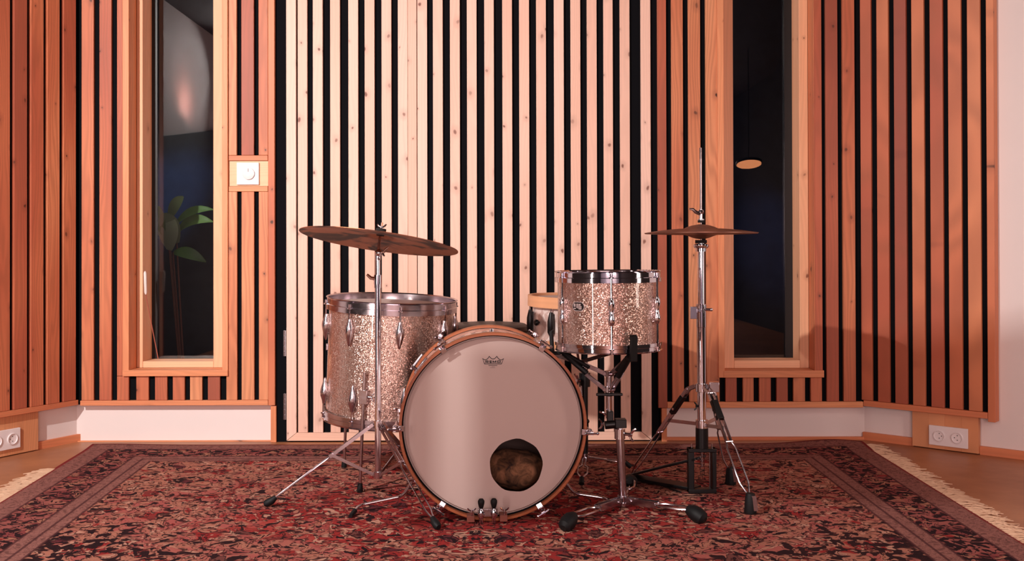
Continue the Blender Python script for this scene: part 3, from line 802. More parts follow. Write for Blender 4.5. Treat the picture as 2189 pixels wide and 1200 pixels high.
sockets('power_outlet', RF, (1955, 2096, 0.004, zr0-0.001), (1981, 2072, 934.5, 0.078, 0.041), (-0.036, 0.036), 'double power outlet on a pine board at the foot of the right wall')
zpl = 0.146
sockets('power_outlet', LF, (-75, 73, 0.004, zl0-0.001), (-36, 55, 942, 0.074, 0.041), (-0.036, 0.036), 'double power outlet on a pine board at the foot of the left wall')

# ------------------------------------------------------------------ rug
BL, BR = FL(198, 951, 0.01), FL(1843, 947, 0.01)
sl = FL(0, 1072, 0.01); sr = FL(2189, 1160, 0.01)
def edge(a, b, y): return a + (b-a)*((y-a.y)/(b.y-a.y))
yb_ = min(BL.y, BR.y, -0.055); yf = yb_-RUG_D
eL = lambda y: edge(BL, sl, y).x
eR = lambda y: edge(BR, sr, y).x
NX, NY = 150, 90
bm = bmesh.new(); uvl = bm.loops.layers.uv.new('UVMap')
R = random.Random(3)
from mathutils import noise as mnoise
def rug_z(u, v):
    x = (u-0.5)*RUG_W; y = v*RUG_D
    z = 0.0085 + 0.0007*mnoise.noise(Vector((x*1.7, y*2.2, 0.3)))
    # curled back right corner
    d2 = ((x-1.5)/0.16)**2 + (y/0.10)**2
    z += 0.017*math.exp(-d2)
    d2 = ((x+1.55)/0.2)**2 + (y/0.08)**2
    z += 0.006*math.exp(-d2)
    return z
grid = []
for j in range(NY+1):
    row = []
    for i in range(NX+1):
        u, v = i/NX, j/NY
        y = yb_ - v*RUG_D
        x = eL(y) + (eR(y)-eL(y))*u
        x += 0.006*mnoise.noise(Vector((u*3, v*9, 1))) if i in (0, NX) else 0
        row.append(bm.verts.new((x, y + 0.004*mnoise.noise(Vector((u*9, 0, 2)))*(1 if j == 0 else 0), rug_z(u, v))))
    grid.append(row)
for j in range(NY):
    for i in range(NX):
        f = bm.faces.new([grid[j][i], grid[j+1][i], grid[j+1][i+1], grid[j][i+1]])
        for lp, (a, b) in zip(f.loops, ((i, j), (i, j+1), (i+1, j+1), (i+1, j))): lp[uvl].uv = (a/NX, b/NY)
        f.smooth = True
border = [grid[0][i] for i in range(NX+1)] + [grid[j][NX] for j in range(1, NY+1)] + [grid[NY][i] for i in range(NX-1, -1, -1)] + [grid[j][0] for j in range(NY-1, 0, -1)]
low = [bm.verts.new((v.co.x, v.co.y, 0.0015)) for v in border]
for i in range(len(border)):
    j = (i+1) % len(border)
    f = bm.faces.new([border[i], border[j], low[j], low[i]])
    for lp in f.loops: lp[uvl].uv = (0.001, 0.001)
bmesh.ops.recalc_face_normals(bm, faces=bm.faces[:])
me = bpy.data.meshes.new('rug'); bm.to_mesh(me); bm.free(); me.materials.append(MAT['persian_rug'])
rug = bpy.data.objects.new('rug', me); COL.objects.link(rug)
tag(rug, 'large red Persian rug with dark floral borders under the drum kit', 'rug')
m = MB(); R = random.Random(11)
for side in (-1, 1):
    n = 330
    for i in range(n):
        y = yb_ - 0.02 - (RUG_D-0.04)*(i+R.random())/n
        x = (eL(y) if side < 0 else eR(y)) - side*0.006
        L = R.uniform(0.05, 0.10); sway = R.uniform(-0.05, 0.05)
        z0 = 0.007
        pts = [Vector((x, y, z0)), Vector((x+side*L*0.4, y+sway*0.3, 0.0075+R.uniform(0, 0.004))), Vector((x+side*L*0.8, y+sway*0.9, 0.005)), Vector((x+side*L, y+sway*1.3, 0.0035))]
        ok = all(q.y < -0.07 for q in pts) and (side > 0 or y < Ysc(3.80) or R.random() < 0.04)
        # keep off the angled walls
        for q in pts:
            if (q-LF.O).dot(LF.n) < -0.02 or (q-RF.O).dot(RF.n) < -0.02: ok = False
        if ok: m.tube(pts, [0.0026, 0.0026, 0.0022, 0.0012], 5)
m.build('fringe', 'fringe_yarn', rug, 60, kind='stuff', label='pale cream fringe')
RZ = 0.0095                              # height of the rug's pile for standing things

# ------------------------------------------------------------------ drum helpers (local coordinates, axis +z unless turned)
def ring(m, ro, ri, z0, z1, c=(0, 0, 0), axis=(0, 0, 1), n=72):
    m.lathe([(ri, z0), (ro, z0), (ro, z1), (ri, z1)], c, axis, n, closed=True)
def metal_hoop(m, r, z, h, up=1, c=(0, 0, 0)):
    """triple-flanged hoop, lip at the far end from the shell"""
    t = 0.0025
    prof = [(r-0.006, 0), (r+0.002, 0), (r+0.002, h*0.42), (r-0.001, h*0.48), (r-0.001, h*0.9), (r+0.003, h), (r+0.001, h+0.002), (r-0.0035, h*0.95), (r-0.0035, h*0.4), (r-0.006, 0.001)]
    m.lathe([(a, z+up*b) for a, b in prof], c, (0, 0, 1), 72, closed=True)
def polar(r, a, z=0.0):                  # azimuth a (deg): 0 = towards the camera, + = picture right
    t = math.radians(a); return Vector((r*math.sin(t), -r*math.cos(t), z))

# ---------------- floor tom
ft_r = 0.2245; ft_hr = 0.2345
D_ft = 3.64
topc = P(840, 637, D_ft); botc = P(829, 893, D_ft)
axis = (topc-botc); Hft = axis.length; 
tilt_y = math.atan2(axis.x, axis.z)
ft = thing('floor_tom', 'big champagne sparkle floor tom on three legs left of the bass drum', 'drum', botc, rot=(math.radians(2.0), tilt_y, 0))
m = MB(); z0, z1 = 0.028, Hft-0.036
m.lathe([(ft_r-0.006, z0), (ft_r, z0), (ft_r, z1), (ft_r-0.006, z1)], n=96, closed=True); m.build('shell', 'champagne_sparkle', ft)
m = MB(); metal_hoop(m, ft_hr, Hft-0.042, 0.042, 1); m.build('hoop', 'chrome_worn', ft)
m = MB(); metal_hoop(m, ft_hr, 0.034, 0.034, -1); m.build('hoop', 'chrome_worn', ft)
m = MB(); m.lathe([(0, Hft-0.023), (ft_r+0.003, Hft-0.023), (ft_r+0.003, Hft-0.041), (ft_r-0.001, Hft-0.041), (ft_r-0.003, Hft-0.026), (0, Hft-0.026)], n=64); m.build('head', 'coated_head', ft)
m = MB(); m.lathe([(0, 0.012), (ft_r+0.003, 0.012), (ft_r+0.003, 0.028), (0, 0.028)], n=64); m.build('head', 'coated_head', ft)
def tear_lug(m, a, r, z, sgn, L=0.095):
    """tear-drop lug: broad by the rim, thin tail towards the middle of the shell"""
    c = polar(r, a, z); out = polar(1, a)
    prof = [(0, 0.002), (0.006, 0.0), (0.0075, -0.012), (0.0125, -0.028), (0.0135, -0.040), (0.011, -0.058), (0.0065, -0.078), (0.003, -0.092), (0, -0.096)]
    m.lathe([(p, h*sgn*L/0.096) for p, h in prof], c+out*0.006, (0, 0, 1), 14, sx=1.2, sy=1.1)
    m.obox(c + Vector((0, 0, -0.04*sgn)), out*0.006, polar(0.006, a+90), Vector((0, 0, 0.028)))
def rod(m, a, r, z0, z1, rr=0.003):
    m.cyl(polar(r, a, z0), polar(r, a, z1), rr, n=8)
for i in range(8):
    a = -76 + 45*i
    m = MB(); tear_lug(m, a, ft_r+0.003, Hft-0.062, 1); m.build('lug', 'chrome_worn', ft)
    m = MB(); rod(m, a, ft_r+0.0125, Hft-0.066, Hft-0.010); m.lathe([(0, 0.012), (0.0045, 0.012), (0.0045, 0.0), (0.0085, -0.002), (0.0085, -0.005), (0, -0.005)], polar(ft_r+0.0125, a, Hft-0.022), (0, 0, 1), 10)
    m.build('tension_rod', 'chrome', ft)
    b = a + 22 if False else a
    m = MB(); tear_lug(m, b+6, ft_r+0.003, 0.058, -1); m.build('lug', 'chrome_worn', ft)
    m = MB(); rod(m, b+6, ft_r+0.0125, 0.006, 0.062); m.lathe([(0, -0.012), (0.0045, -0.012), (0.0045, 0.0), (0.0085, 0.002), (0.0085, 0.005), (0, 0.005)], polar(ft_r+0.0125, b+6, 0.020), (0, 0, 1), 10)
    m.build('tension_rod', 'chrome', ft)
Mi = (Matrix.Translation(botc) @ ft.rotation_euler.to_matrix().to_4x4()).inverted()
for a in (-14, -132, 108):
    top = polar(ft_r+0.016, a, 0.19)
    # the foot, straight down the drum's axis until the rug
    Mw = Mi.inverted(); d = (Mw.to_3x3() @ Vector((0, 0, -1)))
    w0 = Mw @ top; t = (w0.z - RZ)/(-d.z); foot = Mi @ (w0 + d*t)
    m = MB(); m.cyl(top+Vector((0, 0, 0.01)), foot+Vector((0, 0, 0.028)), 0.0055, n=12)
    lg = m.build('leg', 'steel_rod', ft)
    m = MB(); m.lathe([(0, 0), (0.010, 0), (0.011, 0.006), (0.008, 0.03), (0.0058, 0.032)], foot, (0, 0, 1), 14); m.build('rubber_foot', 'black_rubber', lg)
    m = MB(); c = polar(ft_r+0.011, a, 0.115); out = polar(1, a); sd = polar(1, a+90)
    m.obox(c, out*0.0105, sd*0.014, Vector((0, 0, 0.024)))
    m.cyl(c+sd*0.012, c+sd*0.026, 0.004, n=8); m.wing(c+sd*0.022, sd, (0, 0, 1), 0.009)
    m.build('leg_bracket', 'chrome_worn', ft, bevel=0.002)
m = MB(); c = polar(ft_r+0.002, -80, 0.255); m.obox(c, polar(0.005, -80), polar(0.007, 10), Vector((0, 0, 0.012)))
m.build('vent_badge', 'chrome_worn', ft, bevel=0.002)

# ---------------- cymbal stand with cymbal
D_cs = 3.27
csb = P(808, 1015, D_cs); csx, csy = csb.x, csb.y
cs = thing('cymbal_stand', 'chrome cymbal stand with thin tripod legs before the floor tom', 'stand', (csx, csy, RZ))
O = Vector(cs.location)
zc_ = lambda py: P(808, py, D_cs).z
ptop = P(808, 548, D_cs)
pole_x = lambda z: csx + (ptop.x-csx)*((z-csb.z)/(ptop.z-csb.z))
def PC(z): return Vector((pole_x(z), csy, z))
m = MB(O); m.cyl(PC(zc_(1018)), PC(zc_(600)), 0.0105, n=20); m.build('pole', 'chrome', cs)
m = MB(O); m.cyl(PC(zc_(620)), PC(zc_(548)), 0.0078, n=18); m.build('upper_tube', 'chrome', cs)
m = MB(O); m.cyl(PC(zc_(608)), PC(zc_(588)), 0.0135, n=20); m.cyl(PC(zc_(616)), PC(zc_(607)), 0.0125, n=20)
cc = PC(zc_(596)); m.tube([cc+Vector((-0.008, -0.004, 0)), cc+Vector((-0.022, -0.008, 0.002)), cc+Vector((-0.035, -0.010, 0.014))], [0.006, 0.006, 0.0045], 10)
m.build('height_clamp', 'chrome', cs)
cymc = P(811, 517, D_cs)                 # cymbal centre
m = MB(O); tl = PC(zc_(552)); j = Vector((ptop.x-0.001, csy-0.006, zc_(543)))
m.lathe([(0, 0.012), (0.009, 0.010), (0.0105, 0), (0.009, -0.016), (0, -0.018)], PC(zc_(546)), (0, 0, 1), 16)
m.sph(PC(zc_(541))+Vector((0.004, -0.006, 0)), 0.0125, 14)
m.wing(PC(zc_(541))+Vector((0.014, -0.010, 0.002)), (1, -0.2, 0.15), (0.4, 0, 0.9), 0.011)
m.build('tilter', 'chrome', cs)
RX, RYt = math.radians(7.6), math.radians(7.2)
cyR = Matrix.Rotation(RYt, 3, 'Y') @ Matrix.Rotation(-RX, 3, 'X')
cax = cyR @ Vector((0, 0, 1))
m = MB(O); j0 = PC(zc_(541))+Vector((0.001, -0.004, 0.004)); m.tube([j0, cymc-cax*0.006, cymc+cax*0.050], [0.006, 0.0045, 0.0035], 10)
m.build('cymbal_rod', 'chrome', cs)
m = MB(O); m.cyl(cymc+cax*0.0345, cymc+cax*0.043, 0.017, n=18); m.cyl(cymc+cax*0.020, cymc+cax*0.031, 0.013, n=16); m.build('felt_washer', 'felt_black', cs)
m = MB(O); m.wing(cymc+cax*0.0435, cax, (1, 0, 0), 0.010); m.cyl(cymc+cax*0.043, cymc+cax*0.064, 0.0032, n=8); m.build('wing_nut', 'chrome', cs)
hub_hi, hub_lo = PC(zc_(907)), PC(zc_(1015))
m = MB(O); m.cyl(hub_hi-Vector((0, 0, 0.012)), hub_hi+Vector((0, 0, 0.012)), 0.0155, n=20); m.build('collar', 'chrome', cs)
m = MB(O); m.cyl(hub_lo-Vector((0, 0, 0.012)), hub_lo+Vector((0, 0, 0.010)), 0.0145, n=20); m.build('collar', 'chrome', cs)
feet = [FL(566, 1084, RZ), FL(937, 1134, RZ), Vector((csx+0.15, csy+0.30, RZ))]
for ft_ in feet:
    d = (ft_-Vector((csx, csy, RZ))); d.z = 0; d.normalize(); sd = Vector((-d.y, d.x, 0))
    a = hub_hi + d*0.016; b = ft_ + Vector((0, 0, 0.030)) - d*0.035
    m = MB(O)
    mid = a + (b-a)*0.45
    for sg in (-1, 1):
        m.bar(a+sd*sg*0.0065, mid+sd*sg*0.0065, 0.011, 0.0028, (0, 0, 1))
        m.tube([mid+sd*sg*0.0065, mid+(b-a)*0.03+sd*sg*0.010, a+(b-a)*0.93+sd*sg*0.010, b+sd*sg*0.003], 0.0028, 8)
    for t in (0.05, 0.42, 0.62):
        q = a+(b-a)*t; m.cyl(q-sd*0.011, q+sd*0.011, 0.0042, n=10)
    lg = m.build('leg', 'chrome_worn', cs)
    m = MB(O); m.tube([b, b+(ft_-b)*0.35, ft_+Vector((0, 0, 0.011))-d*0.006, ft_+Vector((0, 0, 0.0085))+d*0.002], [0.0075, 0.012, 0.0125, 0.008], 12); m.build('rubber_foot', 'black_rubber', lg)
    br = a+(b-a)*0.42
    m = MB(O)
    m.bar(hub_lo+d*0.014, br-Vector((0, 0, 0.003)), 0.010, 0.003, (0, 0, 1)); m.build('brace', 'steel_rod', cs)
cy = thing('ride_cymbal', 'large dark patinated cymbal tilted on the left stand', 'cymbal', cymc)
cy.rotation_euler = cyR.to_euler()
def cymbal_mesh(r, bell_r, bell_h, bow_h, t=0.0016, n=96):
    m = MB(); top = []
    K = 14
    for i in range(K+1):
        x = i/K
        if x == 0: top.append((0.0055, bell_h)); continue
        rr = 0.0055 + (r-0.0055)*x
        if rr < bell_r: h = bow_h + (bell_h-bow_h)*math.cos((rr/bell_r)*PI/2)**0.8
        else: h = bow_h*(1-((rr-bell_r)/(r-bell_r))**1.5)
        top.append((rr, h))
    prof = top + [(a, b-t) for a, b in reversed(top)]
    m.lathe(prof, n=n, closed=True); return m
m = cymbal_mesh(0.261, 0.055, 0.034, 0.017)
# shift so that the bell hole sits on the rod's felt
b = m.build('bow', 'old_bronze', cy, 50)

# ---------------- hi-hat
D_hh = 3.40
hb = P(1501, 1062, D_hh); hx, hy = hb.x, hb.y
hs = thing('hi_hat_stand', 'chrome hi-hat stand with black pedal frame and three legs at right', 'stand', (hx, hy, RZ)); O = Vector(hs.location)
zh = lambda py: P(1500, py, D_hh).z
pht = P(1498, 400, D_hh)
def PH(z): return Vector((hx + (pht.x-hx)*((z-hb.z)/(pht.z-hb.z)), hy, z))
m = MB(O); m.cyl(PH(zh(955)), PH(zh(660)), 0.0150, n=22); m.build('lower_tube', 'chrome', hs)
m = MB(O); m.cyl(PH(zh(958)), PH(zh(915)), 0.0215, n=22); m.build('base_tube', 'black_metal', hs)
m = MB(O); m.cyl(PH(zh(700)), PH(zh(520)), 0.0118, n=20); m.build('upper_tube', 'chrome', hs)
m = MB(O); m.cyl(PH(zh(1000)), PH(zh(316)), 0.0028, n=10); m.build('pull_rod', 'steel_rod', hs)
m = MB(O); m.cyl(PH(zh(340)), PH(zh(316)), 0.0040, n=10); m.cyl(PH(zh(450)), PH(zh(316)), 0.0040, n=10); m.build('rod_top', 'steel_rod', hs)
m = MB(O); c = PH(zh(672))
m.cyl(PH(zh(700)), PH(zh(650)), 0.0165, n=22); m.cyl(PH(zh(660)), PH(zh(652)), 0.018, n=22)
m.obox(c+Vector((-0.027, 0, 0.005)), (0.011, 0, 0), (0, 0.006, 0), (0, 0, 0.021))
m.cyl(c+Vector((-0.008, -0.02, 0.014)), c+Vector((-0.008, -0.008, 0.014)), 0.007, n=10)
m.cyl(c+Vector((0.01, -0.008, 0.016)), c+Vector((0.030, -0.010, 0.016)), 0.005, n=10); m.sph(c+Vector((0.032, -0.010, 0.016)), 0.006, 10)
m.build('height_clamp', 'chrome', hs, bevel=0.001)
m = MB(O); m.cyl(PH(zh(538)), PH(zh(523)), 0.0185, n=24); m.lathe([(0, 0), (0.022, 0), (0.026, 0.006), (0.026, 0.012), (0.019, 0.015), (0, 0.016)], PH(zh(531)), (0, 0, 1), 28)
m.build('cymbal_seat', 'chrome', hs)
m = MB(O); m.cyl(PH(zh(520.5)), PH(zh(513.5)), 0.020, n=24); m.build('seat_felt', 'felt_black', hs)
m = MB(O); c = PH(zh(456))
m.cyl(PH(zh(476)), PH(zh(470.5)), 0.011, n=18)
m.build('clutch_felt', 'felt_black', hs)
m = MB(O); m.cyl(PH(zh(471)), PH(zh(448)), 0.0058, n=14); m.cyl(PH(zh(471)), PH(zh(468.5)), 0.0115, n=14); m.lathe([(0, -0.008), (0.008, -0.006), (0.0105, 0), (0.008, 0.007), (0, 0.009)], c+Vector((0, 0, 0.004)), (0, 0, 1), 16)
m.tube([c+Vector((-0.006, -0.006, -0.002)), c+Vector((-0.020, -0.010, 0.004)), c+Vector((-0.030, -0.012, 0.013)), c+Vector((-0.042, -0.014, 0.014))], [0.006, 0.0065, 0.005, 0.003], 10)
m.build('clutch', 'chrome', hs)
hub, hub2 = PH(zh(829)), PH(zh(908))
m = MB(O); m.cyl(hub-Vector((0, 0, 0.014)), hub+Vector((0, 0, 0.014)), 0.0205, n=22)
m.obox(hub+Vector((0.042, 0.0, 0.002)), (0.016, 0, 0), (0, 0.010, 0), (0, 0, 0.017))
m.build('collar', 'chrome', hs, bevel=0.001)
m = MB(O); m.cyl(hub2-Vector((0, 0, 0.012)), hub2+Vector((0, 0, 0.016)), 0.021, n=22); m.build('collar', 'chrome', hs, bevel=0.001)
m = MB(O); m.wing(PH(zh(868))+Vector((-0.014, -0.006, 0)), (-1, -0.2, 0), (0, 0, 1), 0.009); m.build('wing_nut', 'black_metal', hs)
hfeet = [(FL(1604, 1098, RZ), 1), (FL(1350, 1018, RZ), 0), (FL(1562, 1036, RZ), 1)]
for fp, rub in hfeet:
    d = fp-Vector((hx, hy, RZ)); d.z = 0; d.normalize(); sd = Vector((-d.y, d.x, 0))
    a = hub + d*0.024 + Vector((0, 0, 0.004)); b = fp + Vector((0, 0, 0.060 if rub else 0.012)) - d*(0.012 if rub else 0.005)
    knee = a + d*0.035 - Vector((0, 0, 0.015))
    m = MB(O)
    jn = knee + (b-knee)*0.5
    for sg in (-1, 1):
        m.bar(a+sd*sg*0.009, knee+sd*sg*0.009, 0.012, 0.003)
        m.bar(knee+sd*sg*0.009, jn+sd*sg*0.009, 0.012, 0.003)
        m.tube([jn+sd*sg*0.009, jn+(b-jn)*0.12+sd*sg*0.016, jn+(b-jn)*0.80+sd*sg*0.016, b+sd*sg*0.004], 0.0028, 8)
    for t in (0.0, 0.45, 1.0):
        q = knee+(jn-knee)*t; m.cyl(q-sd*0.013, q+sd*0.013, 0.0045, n=10)
    lg = m.build('leg', 'chrome_worn', hs)
    m = MB(O); q0 = knee+(jn-knee)*0.16; q1 = knee+(jn-knee)*0.55
    m.bar(q0, q1, 0.016, 0.024); m.build('leg_sleeve', 'black_metal', lg, bevel=0.002)
    if rub:
        m = MB(O); t0 = b+Vector((0, 0, 0.004)); bt = fp+Vector((0, 0, 0.002))
        m.lathe([(0, 0.0), (0.019, 0.0), (0.020, 0.006), (0.0165, 0.050), (0.013, 0.062), (0, 0.063)], fp+Vector((0, 0, 0.001)), (0, 0, 1), 12)
        m.build('rubber_foot', 'black_rubber', lg)
        m = MB(O); m.bar(fp+Vector((0.012, -0.0185, 0.012)), fp+Vector((0.006, -0.0155, 0.058)), 0.017, 0.002, (1, -0.4, 0)); m.build('foot_plate', 'steel_rod', lg)
    else:
        m = MB(O); m.tube([b, fp+Vector((0, 0, 0.004))], [0.005, 0.004], 8); m.build('foot_tip', 'chrome', lg)
    m = MB(O); m.bar(hub2+d*0.020, knee+(jn-knee)*0.72, 0.012, 0.003); m.build('brace', 'steel_rod', hs)
# pedal: black frame, chain, footboard
fx0, fx1 = P(1470, 1000, D_hh).x, P(1530, 1000, D_hh).x
zf1 = zh(958)
m = MB(O)
m.box(fx0, fx0+0.020, hy-0.016, hy+0.016, RZ, zf1); m.box(fx1-0.014, fx1, hy-0.016, hy+0.016, RZ, zf1)
m.box(fx0, fx1, hy-0.020, hy+0.020, zf1-0.012, zf1); m.box(fx0, fx1, hy-0.018, hy+0.018, RZ, RZ+0.014)
m.build('pedal_frame', 'black_metal', hs, bevel=0.002)
m = MB(O); m.cyl((fx1-0.020, hy, RZ+0.014), (fx1-0.020, hy, zf1-0.012), 0.0032, n=10)
for xx in (fx0+0.014, fx1-0.012): m.cyl((xx, hy, zf1-0.001), (xx, hy, zf1+0.014), 0.0032, n=10)
m.build('tension_spring', 'steel_rod', hs)
m = MB(O)
for i in range(6):
    zz = zf1-0.018-i*0.0165
    c = Vector((PH(zz).x + (-0.006 if i > 4 else 0.0), hy-0.004, zz))
    m.tube([c+Vector((-0.0065, 0, 0.006)), c+Vector((0.0065, 0, 0.006)), c+Vector((0.0065, 0, -0.006)), c+Vector((-0.0065, 0, -0.006))], 0.0018, 6, closed=True)
m.build('chain', 'chrome', hs)
pd_d = Vector((-0.62, 0.52, 0)).normalized()
m = MB(O); p0 = Vector((PH(0.1).x-0.004, hy+0.004, RZ+0.118)); p1 = Vector((hx, hy, RZ+0.022)) + pd_d*0.28
m.bar(p0, p1, 0.075, 0.008, Vector((-pd_d.y, pd_d.x, 0))); m.build('footboard', 'black_metal', hs, bevel=0.002)
m = MB(O); m.bar(Vector((hx, hy, RZ+0.012))+pd_d*0.02, Vector((hx, hy, RZ+0.012))+pd_d*0.30, 0.06, 0.010, Vector((-pd_d.y, pd_d.x, 0)))
m.cyl(FL(1394, 1031, 0.014), FL(1456, 1053, 0.014), 0.003, n=8)
m.build('heel_plate', 'black_metal', hs, bevel=0.002)
zt = zh(498)
hc = PH(zt)
hat = thing('hi_hat_cymbal', 'upper hi-hat cymbal, bell up, at right of the kit', 'cymbal', hc, group='hi-hat cymbals')
m = cymbal_mesh(0.192, 0.058, 0.0290, 0.0145); m.build('bow', 'hat_bronze', hat, 50)
hat2 = thing('hi_hat_cymbal', 'lower hi-hat cymbal turned bell down under the upper one', 'cymbal', hc-Vector((0, 0, 0.0035)), group='hi-hat cymbals', rot=(PI, 0, 0))
m = cymbal_mesh(0.190, 0.050, 0.0180, 0.0035); m.build('bow', 'hat_bronze', hat2, 50)

# ---------------- bass drum (axis along y, front at the camera side)
D_bd = 3.04
Rb = 0.2875
bc = P(1055, 913, D_bd); bc.z = RZ + Rb + 0.0005
YAW = math.radians(4.0)                  # back end turned to picture left
bd = thing('bass_drum', 'pearl bass drum with wooden hoops, white front head with round hole', 'drum', (bc.x, bc.y, RZ), rot=(0, 0, YAW))
CB = Vector((0, 0, bc.z-RZ)); AX = (0, 1, 0); LB = 0.345
rs = Rb-0.010
m = MB(); m.lathe([(rs-0.007, 0.029), (rs, 0.029), (rs, LB-0.012), (rs-0.007, LB-0.012)], CB, AX, 112, closed=True, xdir=(1, 0, 0)); m.build('shell', 'white_pearl', bd)
m = MB(); m.lathe([(rs-0.0075, 0.02), (rs-0.0075, LB-0.02)], CB, AX, 96); m.build('shell_lining', 'shell_inside', bd)
for (y0, y1) in ((0.0, 0.040), (LB-0.040, LB)):
    m = MB(); m.cur = 0.4
    m.lathe([(rs+0.0015, y0), (rs+0.0015, y1), (Rb-0.0015, y1), (Rb, y1-0.0015), (Rb, y0+0.0015), (Rb-0.0015, y0)], CB, AX, 128, closed=True)
    m.build('hoop', 'maple_hoop', bd)
m = MB(); ring(m, rs+0.0013, rs-0.0025, 0.020, 0.030, CB, AX, 112); m.build('head_rim', 'black_cloth', bd)
# front head with the port hole
m = MB(); N = 112; K = 44
hp = Vector((P(1105, 1000, D_bd).x-bc.x, 0, P(1105, 1000, D_bd).z-bc.z)) ; hr = 0.0815
yo, rad_o = 0.026, rs-0.002
outer = [m._v(CB+Vector((rad_o*math.cos(2*PI*i/N), yo, rad_o*math.sin(2*PI*i/N)))) for i in range(N)]
inner = []
for i in range(K):
    a = 2*PI*i/K; rr = hr*(1+0.010*math.sin(a*9+1)+0.008*math.sin(a*5))
    inner.append(m._v(CB+hp+Vector((rr*math.cos(a), yo, rr*math.sin(a)))))
ed = [m.bm.edges.new((outer[i], outer[(i+1) % N])) for i in range(N)] + [m.bm.edges.new((inner[i], inner[(i+1) % K])) for i in range(K)]
bmesh.ops.triangle_fill(m.bm, use_beauty=True, use_dissolve=False, edges=ed)
o = m.build('front_head', 'coated_head', bd, 0)
m = MB(); m.lathe([(0, LB-0.014), (rs-0.002, LB-0.014)], CB, AX, 64); m.build('rear_head', 'shaded_head', bd)
# head mark: crown with the maker's word
yl = yo-0.0006
lc = Vector((P(1055, 773, D_bd).x-bc.x, 0, P(1055, 773, D_bd).z-bc.z)); S = (47/1800*90/90)  # metres handled below
px2m = D_bd/F
def LP(x, y): # pixels of the enlarged view (20 per photo pixel) about the mark's centre
    return CB + lc + Vector(((x-905)/20*px2m, yl, -(y-640)/20*px2m))
cr_pts = []
def arc(x0, y0, x1, y1, sag, n=8):
    return [(x0+(x1-x0)*t, y0+(y1-y0)*t + sag*4*t*(1-t)) for t in [i/n for i in range(n)]]
cr_pts += arc(450, 545, 742, 460, 105) + arc(742, 460, 1065, 462, 115) + arc(1065, 462, 1362, 560, 105)
cr_pts += [(1362, 560), (1262, 792), (535, 782)]
m = MB()
def stroke(m, pts, w, closed=True):
    n = len(pts)
    V2 = [Vector(p) for p in pts]; L, Rr = [], []
    for i in range(n):
        a = V2[(i-1) % n] if closed or i > 0 else V2[i]; b = V2[(i+1) % n] if closed or i < n-1 else V2[i]
        d1 = (V2[i]-a).normalized() if (V2[i]-a).length > 0 else (b-V2[i]).normalized(); d2 = (b-V2[i]).normalized() if (b-V2[i]).length > 0 else d1
        nn = Vector((-(d1+d2).y, (d1+d2).x)); nn = nn.normalized() if nn.length > 1e-6 else Vector((-d1.y, d1.x))
        k = min(1.6, 1/max(0.35, nn.dot(Vector((-d1.y, d1.x)))))
        L.append(m._v(LP(*(V2[i]+nn*w*k)))); Rr.append(m._v(LP(*(V2[i]-nn*w*k))))
    for i in range(n if closed else n-1):
        j = (i+1) % n; m.face([L[i], L[j], Rr[j], Rr[i]])
stroke(m, cr_pts, 15)
stroke(m, [(705, 852), (1085, 858)], 12, False); stroke(m, [(840, 908), (975, 908)], 5, False); stroke(m, [(770, 955), (1000, 960)], 5, False)
# block letters R E M O, drawn as strokes
LW = 17
def ltr(segs):
    for sgm in segs: stroke(m, sgm, LW, False)
ltr([[(590, 745), (590, 655)], [(575, 655), (690, 655)], [(690, 640), (690, 708)], [(590, 708), (705, 708)], [(660, 708), (695, 748)]])
ltr([[(750, 655), (850, 655)], [(765, 745), (765, 655)], [(765, 700), (845, 700)], [(750, 733), (850, 733)]])
ltr([[(900, 748), (900, 645)], [(900, 655), (962, 725)], [(962, 725), (1028, 655)], [(1028, 748), (1028, 645)]])
ltr([[(1085, 660), (1215, 660)], [(1215, 650), (1215, 745)], [(1215, 735), (1085, 735)], [(1100, 745), (1100, 650)]])
m.build('maker_mark', 'logo_black', bd, 0)
